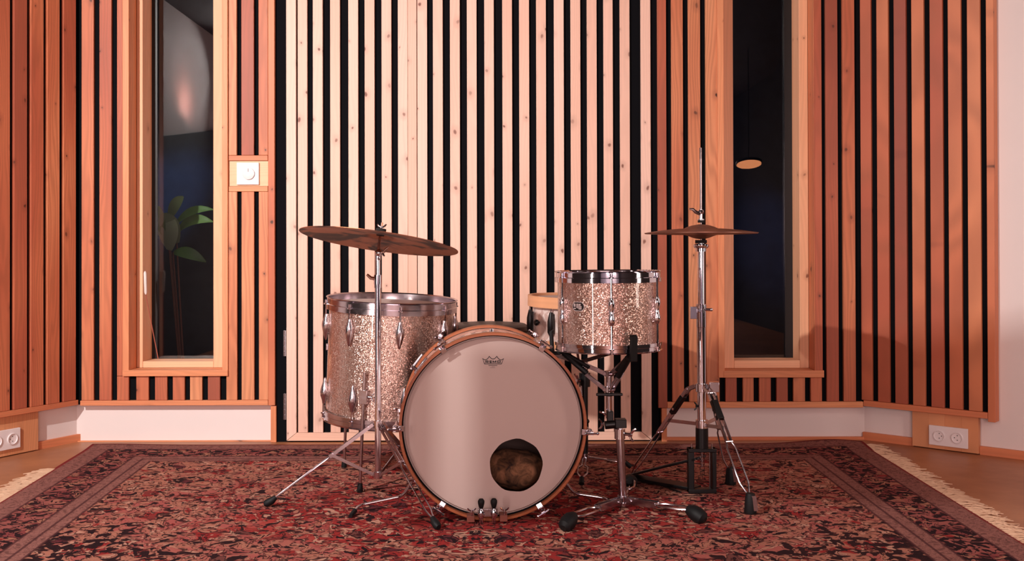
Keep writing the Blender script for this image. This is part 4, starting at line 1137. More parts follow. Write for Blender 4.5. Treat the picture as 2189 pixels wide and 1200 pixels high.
# tension claws with T-handled rods
def bpol(r, a, y): # a = clock angle from top, + clockwise in the picture
    t = math.radians(a); return CB + Vector((r*math.sin(t), y, r*math.cos(t)))
for a in (-33, 32, -90, 94, -146, 150):
    for front in (True, False):
        if not front and abs(a) > 120: pass
        e = 0 if front else LB; s = 1 if front else -1
        rr_ = bpol(1, a, 0)-CB; tt = bpol(1, a+90, 0)-CB; yv = Vector((0, s, 0))
        m = MB()
        hk = [bpol(Rb-0.016, a, e-s*0.004), bpol(Rb-0.002, a, e-s*0.007), bpol(Rb+0.007, a, e-s*0.002), bpol(Rb+0.009, a, e+s*0.030)]
        for p, q in zip(hk[:-1], hk[1:]): m.bar(p, q, 0.018, 0.004, tt)
        m.cyl(bpol(Rb+0.011, a, e-s*0.002), bpol(Rb+0.011, a, e+s*0.022), 0.0085, n=14)
        m.build('claw_hook', 'chrome_worn', bd, bevel=0.001)
        m = MB()
        m.cyl(bpol(Rb+0.012, a, e-s*0.026), bpol(Rb+0.012, a, e+s*0.105), 0.0030, n=10)
        if front or True:
            hd = tt if abs(a) in (33, 32, 146, 150) else Vector((1, 0, 0))
            c = bpol(Rb+0.012, a, e-s*0.026); m.cyl(c-hd*0.018, c+hd*0.018, 0.0036, n=10); m.sph(c-hd*0.018, 0.0048, 8); m.sph(c+hd*0.018, 0.0048, 8); m.cyl(c, c+yv*0.014, 0.0065, n=12)
        m.build('tension_rod', 'chrome', bd)
    m = MB(); c = bpol(rs+0.010, a, LB/2)
    m.lathe([(0, -0.07), (0.006, -0.068), (0.008, -0.045), (0.012, -0.025), (0.006, 0), (0.012, 0.025), (0.008, 0.045), (0.006, 0.068), (0, 0.07)], c, AX, 12)
    for q in (-0.028, 0.028): m.cyl(bpol(rs-0.001, a, LB/2+q), bpol(rs+0.01, a, LB/2+q), 0.007, n=10)
    m.build('lug', 'chrome_worn', bd)
m = MB(); m.lathe([(0, 0.016), (0.006, 0.014), (0.008, 0.006), (0.005, 0.0), (0.009, -0.002)], bpol(rs, 0, 0.10), (0, 0, 1), 12); m.cyl(bpol(rs+0.010, -1.2, 0.10), bpol(rs+0.010, 1.2, 0.10), 0.004, n=8)
m.build('anchor_bolt', 'chrome', bd)
m = MB()
c = bpol(rs+0.004, -52, 0.14); rr_ = bpol(1, -52, 0)-CB; tt = bpol(1, 38, 0)-CB
m.obox(c, rr_*0.006, tt*0.03, Vector((0, 0.028, 0))); m.cyl(c+rr_*0.004-tt*0.02, c+rr_*0.024-tt*0.02, 0.006, n=10); m.cyl(c+rr_*0.02-tt*0.03, c+rr_*0.02+tt*0.03, 0.004, n=8)
m.build('mount_plate', 'chrome_worn', bd, bevel=0.001)
# spurs
Mb = Matrix.Translation((bc.x, bc.y, RZ)) @ Matrix.Rotation(YAW, 4, 'Z'); Mbi = Mb.inverted()
def W2B(p): return Mbi @ Vector(p)
def spur(pix, Ds, foot, nm='spur'):
    pts = [W2B(P(x, y, d)) for (x, y), d in zip(pix, Ds)]
    pts[-1] = W2B(foot)
    # round the corners
    out = [pts[0]]
    for i in range(1, len(pts)-1):
        a, b, c = pts[i-1], pts[i], pts[i+1]
        p = b+(a-b).normalized()*min(0.018, (a-b).length*0.4); q = b+(c-b).normalized()*min(0.018, (c-b).length*0.4)
        for t in (0, 0.25, 0.5, 0.75, 1): out.append(p*(1-t)**2 + b*2*t*(1-t) + q*t*t)
    out.append(pts[-1])
    tip0 = out[-2]+(out[-1]-out[-2])*0.45
    m = MB(); m.tube(out[:-1]+[tip0], 0.0050, 12); s = m.build('spur', 'chrome', bd)
    m = MB(); m.tube([tip0-(out[-1]-tip0)*0.15, out[-1]], [0.0082, 0.0062], 12); m.build('rubber_tip', 'black_rubber', s)
ftL = FL(749, 1104, RZ+0.006)
spur([(884, 1022), (862, 1061), (768, 1081), (749, 1104)], [3.24, 3.19, 3.16, 3.14], ftL)
pR = FL(1322, 1086, RZ+0.006)
spur([(1213, 1036), (1228, 1056), (1290, 1065), (1303, 1072)], [3.27, 3.25, 3.24, 3.28], FL(1303, 1072, RZ+0.009))
# clamp on the bottom of the front hoop
zb_ = lambda py: P(1045, py, D_bd).z - RZ
bx = lambda px: P(px, 1090, D_bd).x - bc.x
m = MB(); yc = -0.010
m.obox((bx(1042), yc-0.002, zb_(1094)), (0.030, 0, 0), (0, 0.006, 0), (0, 0, 0.0115)); m.build('clamp_plate', 'chrome_worn', bd, bevel=0.001)
for px in (1006, 1076):
    m = MB(); m.obox((bx(px), 0.006, zb_(1106)), (0.0115, 0, 0), (0, 0.026, 0), (0, 0, 0.0095)); cb = m.build('clamp_block', 'brown_block', bd, 0, bevel=0.001)
    m = MB(); c = Vector((bx(px+2), yc-0.006, zb_(1099))); m.cyl(c, c+Vector((0, 0, 0.012)), 0.0025, n=8); m.wing(c+Vector((0, 0, 0.010)), (0, 0, 1), (1, 0, 0), 0.0085); m.build('wing_bolt', 'chrome', cb)
for px in (1028, 1055):
    x = bx(px); yq = yc-0.012
    m = MB()
    for sg in (-1, 1): m.cyl((x+sg*0.0032, yq, 0.002), (x+sg*0.0032, yq, zb_(1100)), 0.0026, n=10)
    m.lathe([(0, -0.012), (0.008, -0.010), (0.0095, 0), (0.007, 0.012), (0.004, 0.018), (0.004, 0.03), (0, 0.03)], (x, yq, zb_(1095)), (0, 0, 1), 16)
    m.cyl((x-0.01, yq-0.004, zb_(1092)), (x+0.01, yq-0.004, zb_(1096)), 0.004, n=8)
    ps_ = m.build('clamp_post', 'chrome', bd)
    m = MB(); m.lathe([(0, 0.030), (0.006, 0.029), (0.0100, 0.023), (0.0100, 0.016), (0.007, 0.004), (0.0045, -0.002), (0, -0.002)], (x, yq, zb_(1083)), (0, 0, 1), 18); m.build('rubber_knob', 'black_rubber', ps_)
# pillow inside the drum
pw = Mb @ (CB + Vector((0.072, 0.19, -0.168)))
pil = thing('pillow', 'crumpled brown cloth pillow inside the bass drum behind its hole', 'pillow', pw, rot=(0, 0, YAW))
m = MB(); m.sph((0, 0, 0), 0.1, 28, (1.15, 1.0, 0.60))
for v in m.bm.verts:
    n_ = mnoise.noise(v.co*18)*0.014 + mnoise.noise(v.co*42)*0.006
    v.co += v.co.normalized()*n_
m.build('cushion_body', 'pillow_cloth', pil, 60)

# ---------------- rack tom
D_rt = 3.25
tc = P(1300, 580, D_rt); tb = P(1300, 746, D_rt)
rt_hr = 0.1715; rt_r = 0.164
zb0 = tb.z; Hrt = tc.z-tb.z
rt = thing('rack_tom', 'small champagne sparkle tom held in a stand above the bass drum', 'drum', (tc.x, tc.y, zb0), rot=(math.radians(0.1), math.radians(-0.3), 0))
m = MB(); m.lathe([(rt_r-0.006, 0.020), (rt_r, 0.020), (rt_r, Hrt-0.026), (rt_r-0.006, Hrt-0.026)], n=96, closed=True); m.build('shell', 'champagne_sparkle', rt)
m = MB(); metal_hoop(m, rt_hr, Hrt-0.034, 0.034, 1); m.build('hoop', 'chrome', rt)
m = MB(); metal_hoop(m, rt_hr, 0.026, 0.026, -1); m.build('hoop', 'chrome', rt)
m = MB(); m.lathe([(0, Hrt-0.012), (rt_r+0.003, Hrt-0.012), (rt_r+0.003, Hrt-0.030), (rt_r, Hrt-0.030), (rt_r-0.002, Hrt-0.015), (0, Hrt-0.015)], n=64); m.build('head', 'coated_head', rt)
m = MB(); m.lathe([(0, 0.010), (rt_r+0.003, 0.010), (rt_r+0.003, 0.022), (0, 0.022)], n=64); m.build('head', 'coated_head', rt)
for i in range(6):
    a = -2 + 60*i
    out = polar(1, a); sd = polar(1, a+90); c = polar(rt_r+0.009, a, Hrt/2+0.004)
    m = MB(); m.lathe([(0, -0.045), (0.005, -0.044), (0.010, -0.034), (0.0115, -0.024), (0.008, -0.008), (0.0065, 0), (0.008, 0.008), (0.0115, 0.024), (0.010, 0.034), (0.005, 0.044), (0, 0.045)], c, (0, 0, 1), 16)
    m.obox(c-out*0.006, out*0.004, sd*0.008, Vector((0, 0, 0.036))); m.build('lug', 'chrome', rt)
    m = MB(); rod(m, a, rt_r+0.0095, 0.004, Hrt-0.006, 0.0032)
    for zz, s in ((Hrt-0.014, 1), (0.010, -1)): m.lathe([(0, 0.010*s), (0.004, 0.010*s), (0.004, 0), (0.0075, -0.001*s), (0.0075, -0.005*s), (0, -0.005*s)], polar(rt_r+0.0095, a, zz), (0, 0, 1), 10)
    m.build('tension_rod', 'chrome', rt)
# oval maker's badge
ab = math.degrees(math.asin(-69/ (rt_r*F/D_rt)))
bz = P(1231, 656, D_rt-0.15).z - zb0
def BP(x, y, lift):                      # badge coordinates (m) wrapped on the shell
    return polar(rt_r+lift, ab + math.degrees(x/rt_r), bz+y)
def capsule(hw, hh, n=14):
    pts = []
    for i in range(n+1): t = -PI/2+PI*i/n; pts.append((hw-hh+hh*math.cos(t), hh*math.sin(t)))
    for i in range(n+1): t = PI/2+PI*i/n; pts.append((-(hw-hh)+hh*math.cos(t), hh*math.sin(t)))
    return pts
def disc(m, pts, l0, l1):
    a = [m._v(BP(x, y, l0)) for x, y in pts]; b = [m._v(BP(x, y, l1)) for x, y in pts]
    n = len(pts)
    for i in range(n): m.face([a[i], a[(i+1) % n], b[(i+1) % n], b[i]])
    m.face(b)
m = MB(); disc(m, capsule(0.0232, 0.0148), -0.002, 0.0012); bdg = m.build('badge', 'white_plastic', rt, 0, label='silver and black oval badge')
m = MB(); disc(m, capsule(0.0212, 0.0128), 0.0010, 0.0017); m.build('badge_field', 'logo_black', bdg, 0)
m = MB()
for (x0, x1, y0, y1) in ((-0.0165, -0.0135, -0.0005, 0.0085), (-0.0120, -0.0095, -0.0005, 0.0085), (-0.0165, -0.0095, 0.0065, 0.0088), (-0.0165, -0.0095, -0.0010, 0.0008),
                         (-0.0060, -0.0035, -0.0045, 0.0088), (-0.0060, 0.0, 0.0062, 0.0088), (-0.0020, 0.0005, -0.006, 0.0088), (0.0025, 0.0048, -0.0085, 0.0085), (0.0025, 0.0105, 0.0058, 0.0085), (0.0065, 0.0090, -0.0085, 0.0070), (0.0025, 0.0125, -0.0090, -0.0060), (0.0105, 0.0130, -0.0090, 0.0020),
                         (-0.0165, -0.0085, -0.0080, -0.0045)):
    disc(m, [(x0, y0), (x1, y0), (x1, y1), (x0, y1)], 0.0015, 0.0022)
m.build('badge_lettering', 'white_plastic', bdg, 0)

# ---------------- tom stand
D_ts = 3.22
sb0 = P(1331, 1085, D_ts); sx, sy = sb0.x, sb0.y
ts = thing('tom_stand', 'low chrome stand with black rubber feet carrying the small tom', 'stand', (sx, sy, RZ)); O = Vector(ts.location)
zs_ = lambda py, D=D_ts: P(1320, py, D).z
lowx = lambda py: P(1331, py, D_ts)
m = MB(O); A0, A1 = P(1332, 1082, D_ts), P(1325, 925, D_ts)
A0.y = A1.y = sy
m.tube([A0, A1], 0.0135, 20); m.build('base_tube', 'chrome_worn', ts)
m = MB(O); c = A1+Vector((0, 0, -0.004)); m.cyl(c-Vector((0, 0, 0.016)), c+Vector((0, 0, 0.016)), 0.0175, n=20)
m.cyl(c+Vector((0.010, -0.006, 0)), c+Vector((0.034, -0.012, 0)), 0.0055, n=12); m.wing(c+Vector((0.026, -0.012, -0.002)), (1, -0.3, 0), (0.2, 0, 1), 0.014)
m.build('height_clamp', 'chrome', ts)
tcx, tcy = tc.x, tc.y
hubp = Vector((tcx+0.002, tcy, 0))
def HZ(py): return P(1302, py, D_rt).z
m = MB(O); m.tube([A1+Vector((0, 0, 0.01)), P(1326, 905, D_ts)], 0.0085, 14)
e0 = Vector((P(1325, 900, D_ts).x, sy, HZ(900)))
m.build('upper_tube', 'chrome', ts)
m = MB(O)
m.obox((P(1326, 901, D_ts).x, sy-0.004, HZ(901)), (0.018, 0, 0), (0, 0.020, 0), (0, 0, 0.0135))
m.cyl((P(1293, 906, D_ts).x, sy, HZ(906)), (P(1316, 904, D_ts).x, sy, HZ(904)), 0.0135, n=16)
m.obox((P(1303, 890, D_rt).x, sy+0.012, HZ(893)), (0.010, 0, 0), (0, 0.012, 0), (0, 0, 0.024))
m.build('tilter', 'black_metal', ts, bevel=0.002)
m = MB(O); c = Vector((P(1292, 880, D_rt).x, sy-0.004, HZ(884))); m.tube([c, c+Vector((-0.008, -0.004, 0.008)), c+Vector((-0.020, -0.006, 0.011))], [0.005, 0.004, 0.003], 8)
m.wing(Vector((P(1291, 903, D_ts).x, sy-0.006, HZ(903))), (-1, 0, 0), (0, 0, 1), 0.011); m.build('wing_bolt', 'chrome', ts)
m = MB(O)
for dx in (-0.0075, 0.0075): m.cyl((hubp.x+dx, hubp.y, HZ(895)), (hubp.x+dx, hubp.y, HZ(796)), 0.0032, n=10)
m.cyl((hubp.x, hubp.y, HZ(890)), (hubp.x, hubp.y, HZ(800)), 0.0062, n=14); m.build('basket_post', 'chrome', ts)
m = MB(O)
for py in (799, 833): m.cyl((hubp.x, hubp.y, HZ(py)-0.009), (hubp.x, hubp.y, HZ(py)+0.009), 0.0140, n=16)
m.build('basket_hub', 'chrome', ts)
m = MB(O); m.cyl((hubp.x, hubp.y, HZ(843)-0.006), (hubp.x, hubp.y, HZ(843)+0.006), 0.013, n=14)
m.bar((hubp.x-0.043, hubp.y-0.008, HZ(843)), (hubp.x+0.043, hubp.y-0.008, HZ(843)), 0.009, 0.010); m.build('basket_nut', 'black_metal', ts, bevel=0.002)
for a in (19, 139, 259):
    out = polar(1, a); sd = polar(1, a+90)
    hi = Vector((hubp.x, hubp.y, HZ(799)))+out*0.014; lo = Vector((hubp.x, hubp.y, HZ(833)))+out*0.014
    tip = Vector((tcx, tcy, zb0-0.014))+out*0.150
    el = hi + (tip-hi)*0.50 + Vector((0, 0, -0.004))
    m = MB(O)
    for sg in (-1, 1):
        m.bar(lo+sd*sg*0.006, lo+(tip-lo)*0.45+Vector((0, 0, -0.004))+sd*sg*0.006, 0.012, 0.003)
    m.bar(hi, el, 0.014, 0.008)
    for q in (hi, lo): m.cyl(q-sd*0.010, q+sd*0.010, 0.007, n=12)
    arm = m.build('basket_arm', 'chrome_worn', ts, bevel=0.001)
    ho = Vector((tcx, tcy, zb0))
    m = MB(O)
    q1 = lo+(tip-lo)*0.42; 
    m.tube([q1, q1+(tip-q1)*0.6, tip], [0.009, 0.0095, 0.009], 12)
    m.tube([el-(tip-el)*0.3, tip], [0.007, 0.008], 12)
    for p, q in ((tip-out*0.004, ho+out*0.186+Vector((0, 0, -0.018))), (ho+out*0.1845+Vector((0, 0, -0.024)), ho+out*0.1885+Vector((0, 0, 0.056)))): m.bar(p, q, 0.024, 0.011, sd)
    m.bar(ho+out*0.1885+Vector((0, 0, 0.052)), ho+out*0.181+Vector((0, 0, 0.058)), 0.024, 0.008, sd)
    m.build('rubber_grip', 'black_rubber', arm, bevel=0.003)
# base and legs
hub_b = Vector((sx, sy, 0)); zhb = zs_(1068)
m = MB(O); m.cyl((sx, sy, RZ+0.008), (sx, sy, zs_(1060)), 0.0175, n=20); m.cyl((sx, sy, zs_(1080)), (sx, sy, zs_(1073)), 0.024, n=20); m.build('leg_hub', 'chrome_worn', ts)
tfeet = [FL(1206, 1137, RZ), FL(1504, 1120, RZ), Vector((sx+0.06, sy+0.27, RZ))]
for fp in tfeet:
    d = fp-Vector((sx, sy, RZ)); d.z = 0; Ld = d.length; d.normalize(); sd = Vector((-d.y, d.x, 0))
    a = Vector((sx, sy, zhb))+d*0.018; b = Vector((sx, sy, 0))+d*(Ld-0.05)+Vector((0, 0, RZ+0.034)); mid = a+(b-a)*0.5
    m = MB(O)
    for sg in (-1, 1):
        m.bar(a+sd*sg*0.009, mid+sd*sg*0.010, 0.020, 0.003)
        m.tube([mid+sd*sg*0.010, mid+(b-mid)*0.16+sd*sg*0.022, mid+(b-mid)*0.80+sd*sg*0.020, b+sd*sg*0.008], 0.0042, 8)
    for t in (0.08, 0.48): q = a+(b-a)*t; m.cyl(q-sd*0.014, q+sd*0.014, 0.0065, n=12)
    m.bar(Vector((sx, sy, RZ+0.018))+d*0.018, a+(b-a)*0.40-Vector((0, 0, 0.006)), 0.014, 0.010)
    lg = m.build('leg', 'chrome_worn', ts)
    m = MB(O); c = Vector((fp.x, fp.y, 0))-d*0.008
    ax = (d*1.0+Vector((0, 0, -0.42))).normalized()
    m.tube([b-d*0.006, b+ax*0.014, b+ax*0.034, b+ax*0.052, b+ax*0.060], [0.014, 0.0225, 0.0245, 0.021, 0.010], 16); 
    for v in m.bm.verts:
        wz = v.co.z + O.z
        if wz < RZ+0.0005: v.co.z = RZ+0.0005-O.z
    m.build('rubber_foot', 'black_rubber', lg)

# ---------------- snare drum on its stand
D_sn = 3.74
sn_r = 0.176
scx = P(1136, 690, D_sn).x + sn_r + 0.002; sy_ = Ysc(D_sn)
zsn1 = P(1240, 632, D_sn).z; zsn0 = P(1140, 733, D_sn).z
sn = thing('snare_drum', 'white pearl snare drum with a wooden hoop behind the small tom', 'drum', (scx, sy_, zsn0), rot=(math.radians(1.0), math.radians(1.2), 0))
Hs = zsn1-zsn0
m = MB(); m.lathe([(sn_r-0.006, 0.014), (sn_r, 0.014), (sn_r, Hs-0.030), (sn_r-0.006, Hs-0.030)], n=96, closed=True); m.build('shell', 'white_pearl', sn)
m = MB(); m.cur = 0.3; ring(m, sn_r+0.019, sn_r+0.006, Hs-0.040, Hs, n=96); m.build('hoop', 'beech_hoop', sn)
m = MB(); m.cur = 0.5; ring(m, sn_r+0.017, sn_r+0.005, -0.008, 0.018, n=96); m.build('hoop', 'beech_hoop', sn)
m = MB(); m.lathe([(0, Hs-0.010), (sn_r+0.005, Hs-0.010), (sn_r+0.005, Hs-0.030), (0, Hs-0.013)], n=64); m.build('head', 'coated_head', sn)
m = MB(); m.lathe([(0, 0.006), (sn_r+0.004, 0.006), (sn_r+0.004, 0.014), (0, 0.014)], n=64); m.build('head', 'coated_head', sn)
for i in range(8):
    a = -82 + 45*i
    c = polar(sn_r+0.008, a, Hs/2-0.008); out = polar(1, a); sd = polar(1, a+90)
    m = MB(); m.lathe([(0, -0.044), (0.006, -0.042), (0.012, -0.030), (0.0125, -0.005), (0.0125, 0.012), (0.009, 0.030), (0.006, 0.042), (0, 0.044)], c+out*0.003, (0, 0, 1), 14); m.obox(c-out*0.004, out*0.005, sd*0.009, Vector((0, 0, 0.035))); m.build('lug', 'black_metal' if i in (0, 1) else 'chrome', sn)  # visible left lugs: dark reflections in the chrome put into their colour
    m = MB(); rod(m, a, sn_r+0.012, -0.010, Hs-0.020, 0.0028); m.build('tension_rod', 'chrome', sn)
ak = math.degrees(math.asin(max(-1, (P(1150, 687, D_sn-0.12).x-scx)/(sn_r+0.004))))
m = MB(); c = polar(sn_r, ak, Hs/2-0.008); m.lathe([(0.004, 0), (0.004, 0.006), (0.0105, 0.007), (0.012, 0.014), (0.008, 0.019), (0, 0.020)], c, polar(1, ak), 20); m.build('vent_knob', 'black_metal', sn)

ss = thing('snare_stand', 'dark chrome snare stand half hidden right of the bass drum', 'stand', (P(1250, 900, D_sn).x, sy_, RZ)); O = Vector(ss.location); qx = O.x
zq = lambda py: P(1250, py, D_sn).z
m = MB(O); m.cyl((qx, sy_, zq(985)), (qx, sy_, zq(800)), 0.0125, n=18); m.build('base_tube', 'black_metal', ss)
m = MB(O); m.cyl((qx, sy_, zq(805)), (qx, sy_, zsn0-0.070), 0.0085, n=14); m.build('upper_tube', 'chrome', ss)
m = MB(O); c = Vector((qx, sy_, zq(812))); m.cyl(c-Vector((0, 0, 0.026)), c+Vector((0, 0, 0.026)), 0.021, n=18); m.build('height_clamp', 'black_metal', ss)
m = MB(O); m.wing(c+Vector((-0.020, -0.016, 0)), (-0.8, -0.6, 0), (0, 0, 1), 0.016); m.cyl(c+Vector((-0.014, -0.022, -0.02)), c+Vector((-0.012, -0.022, -0.10)), 0.003, n=8); m.build('wing_bolt', 'chrome', ss)
m = MB(O); q = Vector((qx+0.006, sy_-0.012, zq(900))); m.sph(q, 0.011, 12); m.cyl(q-Vector((0, 0, 0.03)), q, 0.008, n=10); m.build('release_knob', 'black_metal', ss)
qh = Vector((scx, sy_, zsn0-0.075))
m = MB(O); m.tube([Vector((qx, sy_, zsn0-0.085)), qh], 0.010, 12); m.cyl(qh-Vector((0, 0, 0.012)), qh+Vector((0, 0, 0.012)), 0.016, n=14); m.build('basket_hub', 'chrome', ss)
for a in (-60, 60, 180):
    out = polar(1, a); sd = polar(1, a+90); ho = Vector((scx, sy_, zsn0-0.010)); tip = ho+out*0.165+Vector((0, 0, -0.012))
    m = MB(O); m.bar(qh, tip, 0.014, 0.008); arm = m.build('basket_arm', 'chrome_worn', ss)
    m = MB(O); m.bar(tip-out*0.01, ho+out*0.203+Vector((0, 0, -0.012)), 0.022, 0.010, sd); m.bar(ho+out*0.2035+Vector((0, 0, -0.018)), ho+out*0.2055+Vector((0, 0, 0.040)), 0.022, 0.009, sd); m.build('rubber_grip', 'black_rubber', arm, bevel=0.002)
hubq = Vector((qx, sy_, zq(978)))
m = MB(O); m.cyl(hubq-Vector((0, 0, 0.016)), hubq+Vector((0, 0, 0.016)), 0.018, n=16); m.build('leg_hub', 'chrome', ss)
for fp in (FL(1243, 1041, RZ), FL(1348, 1004, RZ), FL(1185, 985, RZ)):
    d = fp-Vector((qx, sy_, RZ)); d.z = 0; Ld = d.length; d.normalize(); sd = Vector((-d.y, d.x, 0))
    a = hubq+d*0.018; b = fp+Vector((0, 0, 0.028))-d*0.02
    m = MB(O)
    for sg in (-1, 1):
        m.tube([a+sd*sg*0.006, a+(b-a)*0.40+sd*sg*0.006, a+(b-a)*0.50+sd*sg*0.017, a+(b-a)*0.80+sd*sg*0.017, b+sd*sg*0.003], 0.0030, 8)
    lg = m.build('leg', 'chrome_worn', ss)
    m = MB(O); m.tube([b, fp+Vector((0, 0, 0.010))], [0.008, 0.010], 10); m.build('rubber_foot', 'black_rubber', lg)

# ---------------- throne
D_th = 3.98
tp = P(1042, 690, D_th)
th = thing('drum_throne', 'round black drum stool behind the bass drum', 'stool', (tp.x, tp.y, RZ)); O = Vector(th.location); zt_ = tp.z
m = MB(O); m.lathe([(0, 0), (0.150, 0), (0.163, 0.008), (0.169, 0.025), (0.169, 0.055), (0.164, 0.070), (0.15, 0.078), (0.10, 0.082), (0, 0.083)], (tp.x, tp.y, zt_-0.083), (0, 0, 1), 64); m.build('seat', 'black_vinyl', th)
m = MB(O); ring(m, 0.1705, 0.166, zt_-0.034, zt_-0.028, (tp.x, tp.y, 0)); m.build('piping', 'black_rubber', th)
m = MB(O); m.cyl((tp.x, tp.y, 0.10), (tp.x, tp.y, zt_-0.082), 0.0125, n=16); m.build('post', 'chrome_worn', th)
m = MB(O); m.cyl((tp.x, tp.y, zt_-0.10), (tp.x, tp.y, zt_-0.0825), 0.04, n=16); m.cyl((tp.x, tp.y, 0.30), (tp.x, tp.y, 0.33), 0.018, n=14); m.build('collar', 'black_metal', th)
for a in (20, 140, 260):
    out = polar(1, a); m = MB(O); t = Vector((tp.x, tp.y, 0.315))+out*0.018; f_ = Vector((tp.x, tp.y, RZ+0.012))+out*0.20
    m.bar(t, f_, 0.012, 0.008); m.bar(Vector((tp.x, tp.y, 0.115))+out*0.012, t+(f_-t)*0.5, 0.010, 0.004); lg = m.build('leg', 'chrome_worn', th)
    m = MB(O); m.lathe([(0, 0), (0.014, 0), (0.013, 0.02), (0.008, 0.026), (0, 0.026)], Vector((f_.x, f_.y, RZ)), (0, 0, 1), 12); m.build('rubber_foot', 'black_rubber', lg)

# ------------------------------------------------------------------ room lamps and added fill lights
def area(name, loc, target, size, power, rgb, size_y=None, spread=None):
    l = bpy.data.lights.new(name, 'AREA'); l.energy = power; l.size = size
    if size_y: l.shape = 'RECTANGLE'; l.size_y = size_y
    l.color = lin(*rgb)[:3]
    if spread: l.spread = math.radians(spread)
    o = bpy.data.objects.new(name, l); COL.objects.link(o); o.location = loc
    d = Vector(target)-Vector(loc); o.rotation_euler = d.to_track_quat('-Z', 'Y').to_euler(); return o
KEY = Vector((-2.3, -4.2, 2.62))
area('key_lamp', KEY, (-0.7, 0, 0.9), 0.065, 68, (255, 250, 246), spread=98)
area('tube_lamp', (-2.25, -4.25, 0.98), (0.3, -1.1, 0.98), 0.13, 30, (255, 230, 222), 1.9)
area('rear_wall_fill', (0.0, -6.8, 2.6), (0.0, -9.0, 1.1), 0.6, 100, (236, 226, 250))  # added fill on the wall behind, so the chrome hoops mirror something bright
area('ceiling_lamp', (0.2, -3.2, 2.66), (0.1, -1.6, 0), 0.9, 9, (255, 222, 206))
area('front_fill', (0.5, -7.6, 1.35), (-0.2, 0, 0.9), 2.4, 112, (255, 218, 212), 1.4)
area('right_lamp', (2.35, -2.2, 1.25), (0.3, -1.1, 0.6), 0.30, 15, (255, 226, 214), 1.5)
def spot(name, loc, target, deg, power, rgb, blend=1.0, r=0.05):
    l = bpy.data.lights.new(name, 'SPOT'); l.energy = power; l.spot_size = math.radians(deg); l.spot_blend = blend; l.shadow_soft_size = r
    l.color = lin(*rgb)[:3]
    o = bpy.data.objects.new(name, l); COL.objects.link(o); o.location = loc
    o.rotation_euler = (Vector(target)-Vector(loc)).to_track_quat('-Z', 'Y').to_euler()
pw_ = P(370, 400, 7.9); pw2 = P(1645, 500, 7.9)
spot('outside_lamp', (-1.2, 1.6, 3.2), pw_, 13, 240, (130, 170, 225))
spot('outside_lamp', (1.4, 1.6, 3.2), pw2, 14, 60, (110, 160, 235))
spot('garden_lamp', (pb.x+0.12, pb.y-0.28, pb.z+0.62), pb, 34, 2.6, (235, 250, 190))
# side wall at the left: unseen dark panel shaped for the window reflection, small lamp washing the plaster above
def zedge(y):
    return 1.81 + (2.15-1.81)*((-2.64)-y)/1.45
xw = EL.x + 0.001
m = MB()
for (ya, yb2) in ((EL.y-0.02, -9.0),):
    m.hexa([(xw, ya, 0), (xw+0.03, ya, 0), (xw+0.03, yb2, 0), (xw, yb2, 0), (xw, ya, zedge(ya)), (xw+0.03, ya, zedge(ya)), (xw+0.03, yb2, min(2.7, zedge(yb2))), (xw, yb2, min(2.7, zedge(yb2)))])
tag(m.build('mirror_panel', 'dark_wall', smooth=0), 'unseen dark sloping panel added left of the camera for the window reflection', 'panelling', 'structure')
area('wall_washer', (xw+0.16, -3.1, 1.98), (xw-0.05, -3.15, 2.25), 0.12, 4.6, (255, 186, 172))

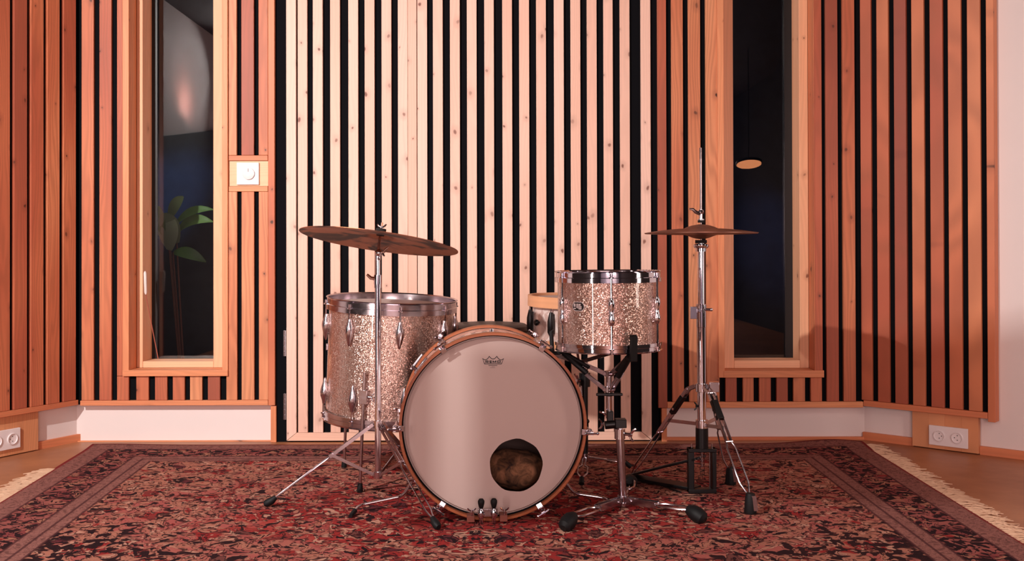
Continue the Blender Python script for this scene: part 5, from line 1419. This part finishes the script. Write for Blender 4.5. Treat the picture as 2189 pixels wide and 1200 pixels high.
# baffle boards: unseen, added to block the key lamp and shade the lower right
tA, tB = P(1482, 722, 4.36), P(2330, 682, 3.9)
tC, tD = FL(2330, 1085), FL(1500, 1075)
def blocker(name, label, targets, T_, boards):
    pts = [KEY + (Vector(p)-KEY)*T_ for bq in boards for p in bq]
    cen = sum(pts, Vector())/len(pts); nrm = (KEY-cen).normalized()
    def onpl(p):
        d = Vector(p)-KEY; return KEY + d*((cen-KEY).dot(nrm)/d.dot(nrm))
    bf = thing(name, label, 'acoustic panel', cen, group='unseen light blockers added beside the camera'); t = nrm*0.012
    for bq in boards:
        Q = [onpl(p) for p in bq]
        m = MB(cen); m.hexa([q-t for q in Q] + [q+t for q in Q]); m.build('panel', 'blocker_cloth', bf, 0)
        for q in Q[2:]:
            m = MB(cen); m.cyl(q, Vector((q.x, q.y, ZT-0.0006)), 0.002, n=6); m.build('cord', 'black_metal', bf)
blocker('light_blocker', 'unseen cloth baffle hung from the ceiling left of the camera', None, 0.34,
       [(tD, tC, tB, tA)])
yh_ = Ysc(D_bd)  # unseen boards added so key light reaches the bass head through a slit
hp_ = lambda px, z: Vector((P(px, 900, D_bd).x, yh_, z))
blocker('light_blocker', 'pair of unseen boards added to shade the bass drum head, with a slit', None, 0.42,
       [(hp_(845, -0.02), hp_(938, -0.02), hp_(938, 0.53), hp_(845, 0.53)), (hp_(988, -0.02), hp_(1262, -0.02), hp_(1262, 0.56), hp_(988, 0.56))])

# round lamp seen mirrored in the right window
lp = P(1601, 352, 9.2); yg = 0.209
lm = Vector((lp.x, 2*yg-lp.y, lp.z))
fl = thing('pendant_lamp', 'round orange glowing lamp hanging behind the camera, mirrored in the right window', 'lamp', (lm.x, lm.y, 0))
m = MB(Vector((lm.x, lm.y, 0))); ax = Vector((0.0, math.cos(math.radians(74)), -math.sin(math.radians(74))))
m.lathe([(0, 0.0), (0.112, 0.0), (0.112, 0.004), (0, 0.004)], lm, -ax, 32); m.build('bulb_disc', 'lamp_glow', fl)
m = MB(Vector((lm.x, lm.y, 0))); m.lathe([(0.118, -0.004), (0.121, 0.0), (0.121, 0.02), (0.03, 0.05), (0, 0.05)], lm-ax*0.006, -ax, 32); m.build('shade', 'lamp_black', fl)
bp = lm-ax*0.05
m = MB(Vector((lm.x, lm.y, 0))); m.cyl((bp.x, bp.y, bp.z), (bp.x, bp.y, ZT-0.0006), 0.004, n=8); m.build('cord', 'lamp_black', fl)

wld = bpy.data.worlds.new('night'); SC.world = wld; wld.use_nodes = True
wld.node_tree.nodes['Background'].inputs[0].default_value = (0.010, 0.011, 0.014, 1)
wld.node_tree.nodes['Background'].inputs[1].default_value = 1.0
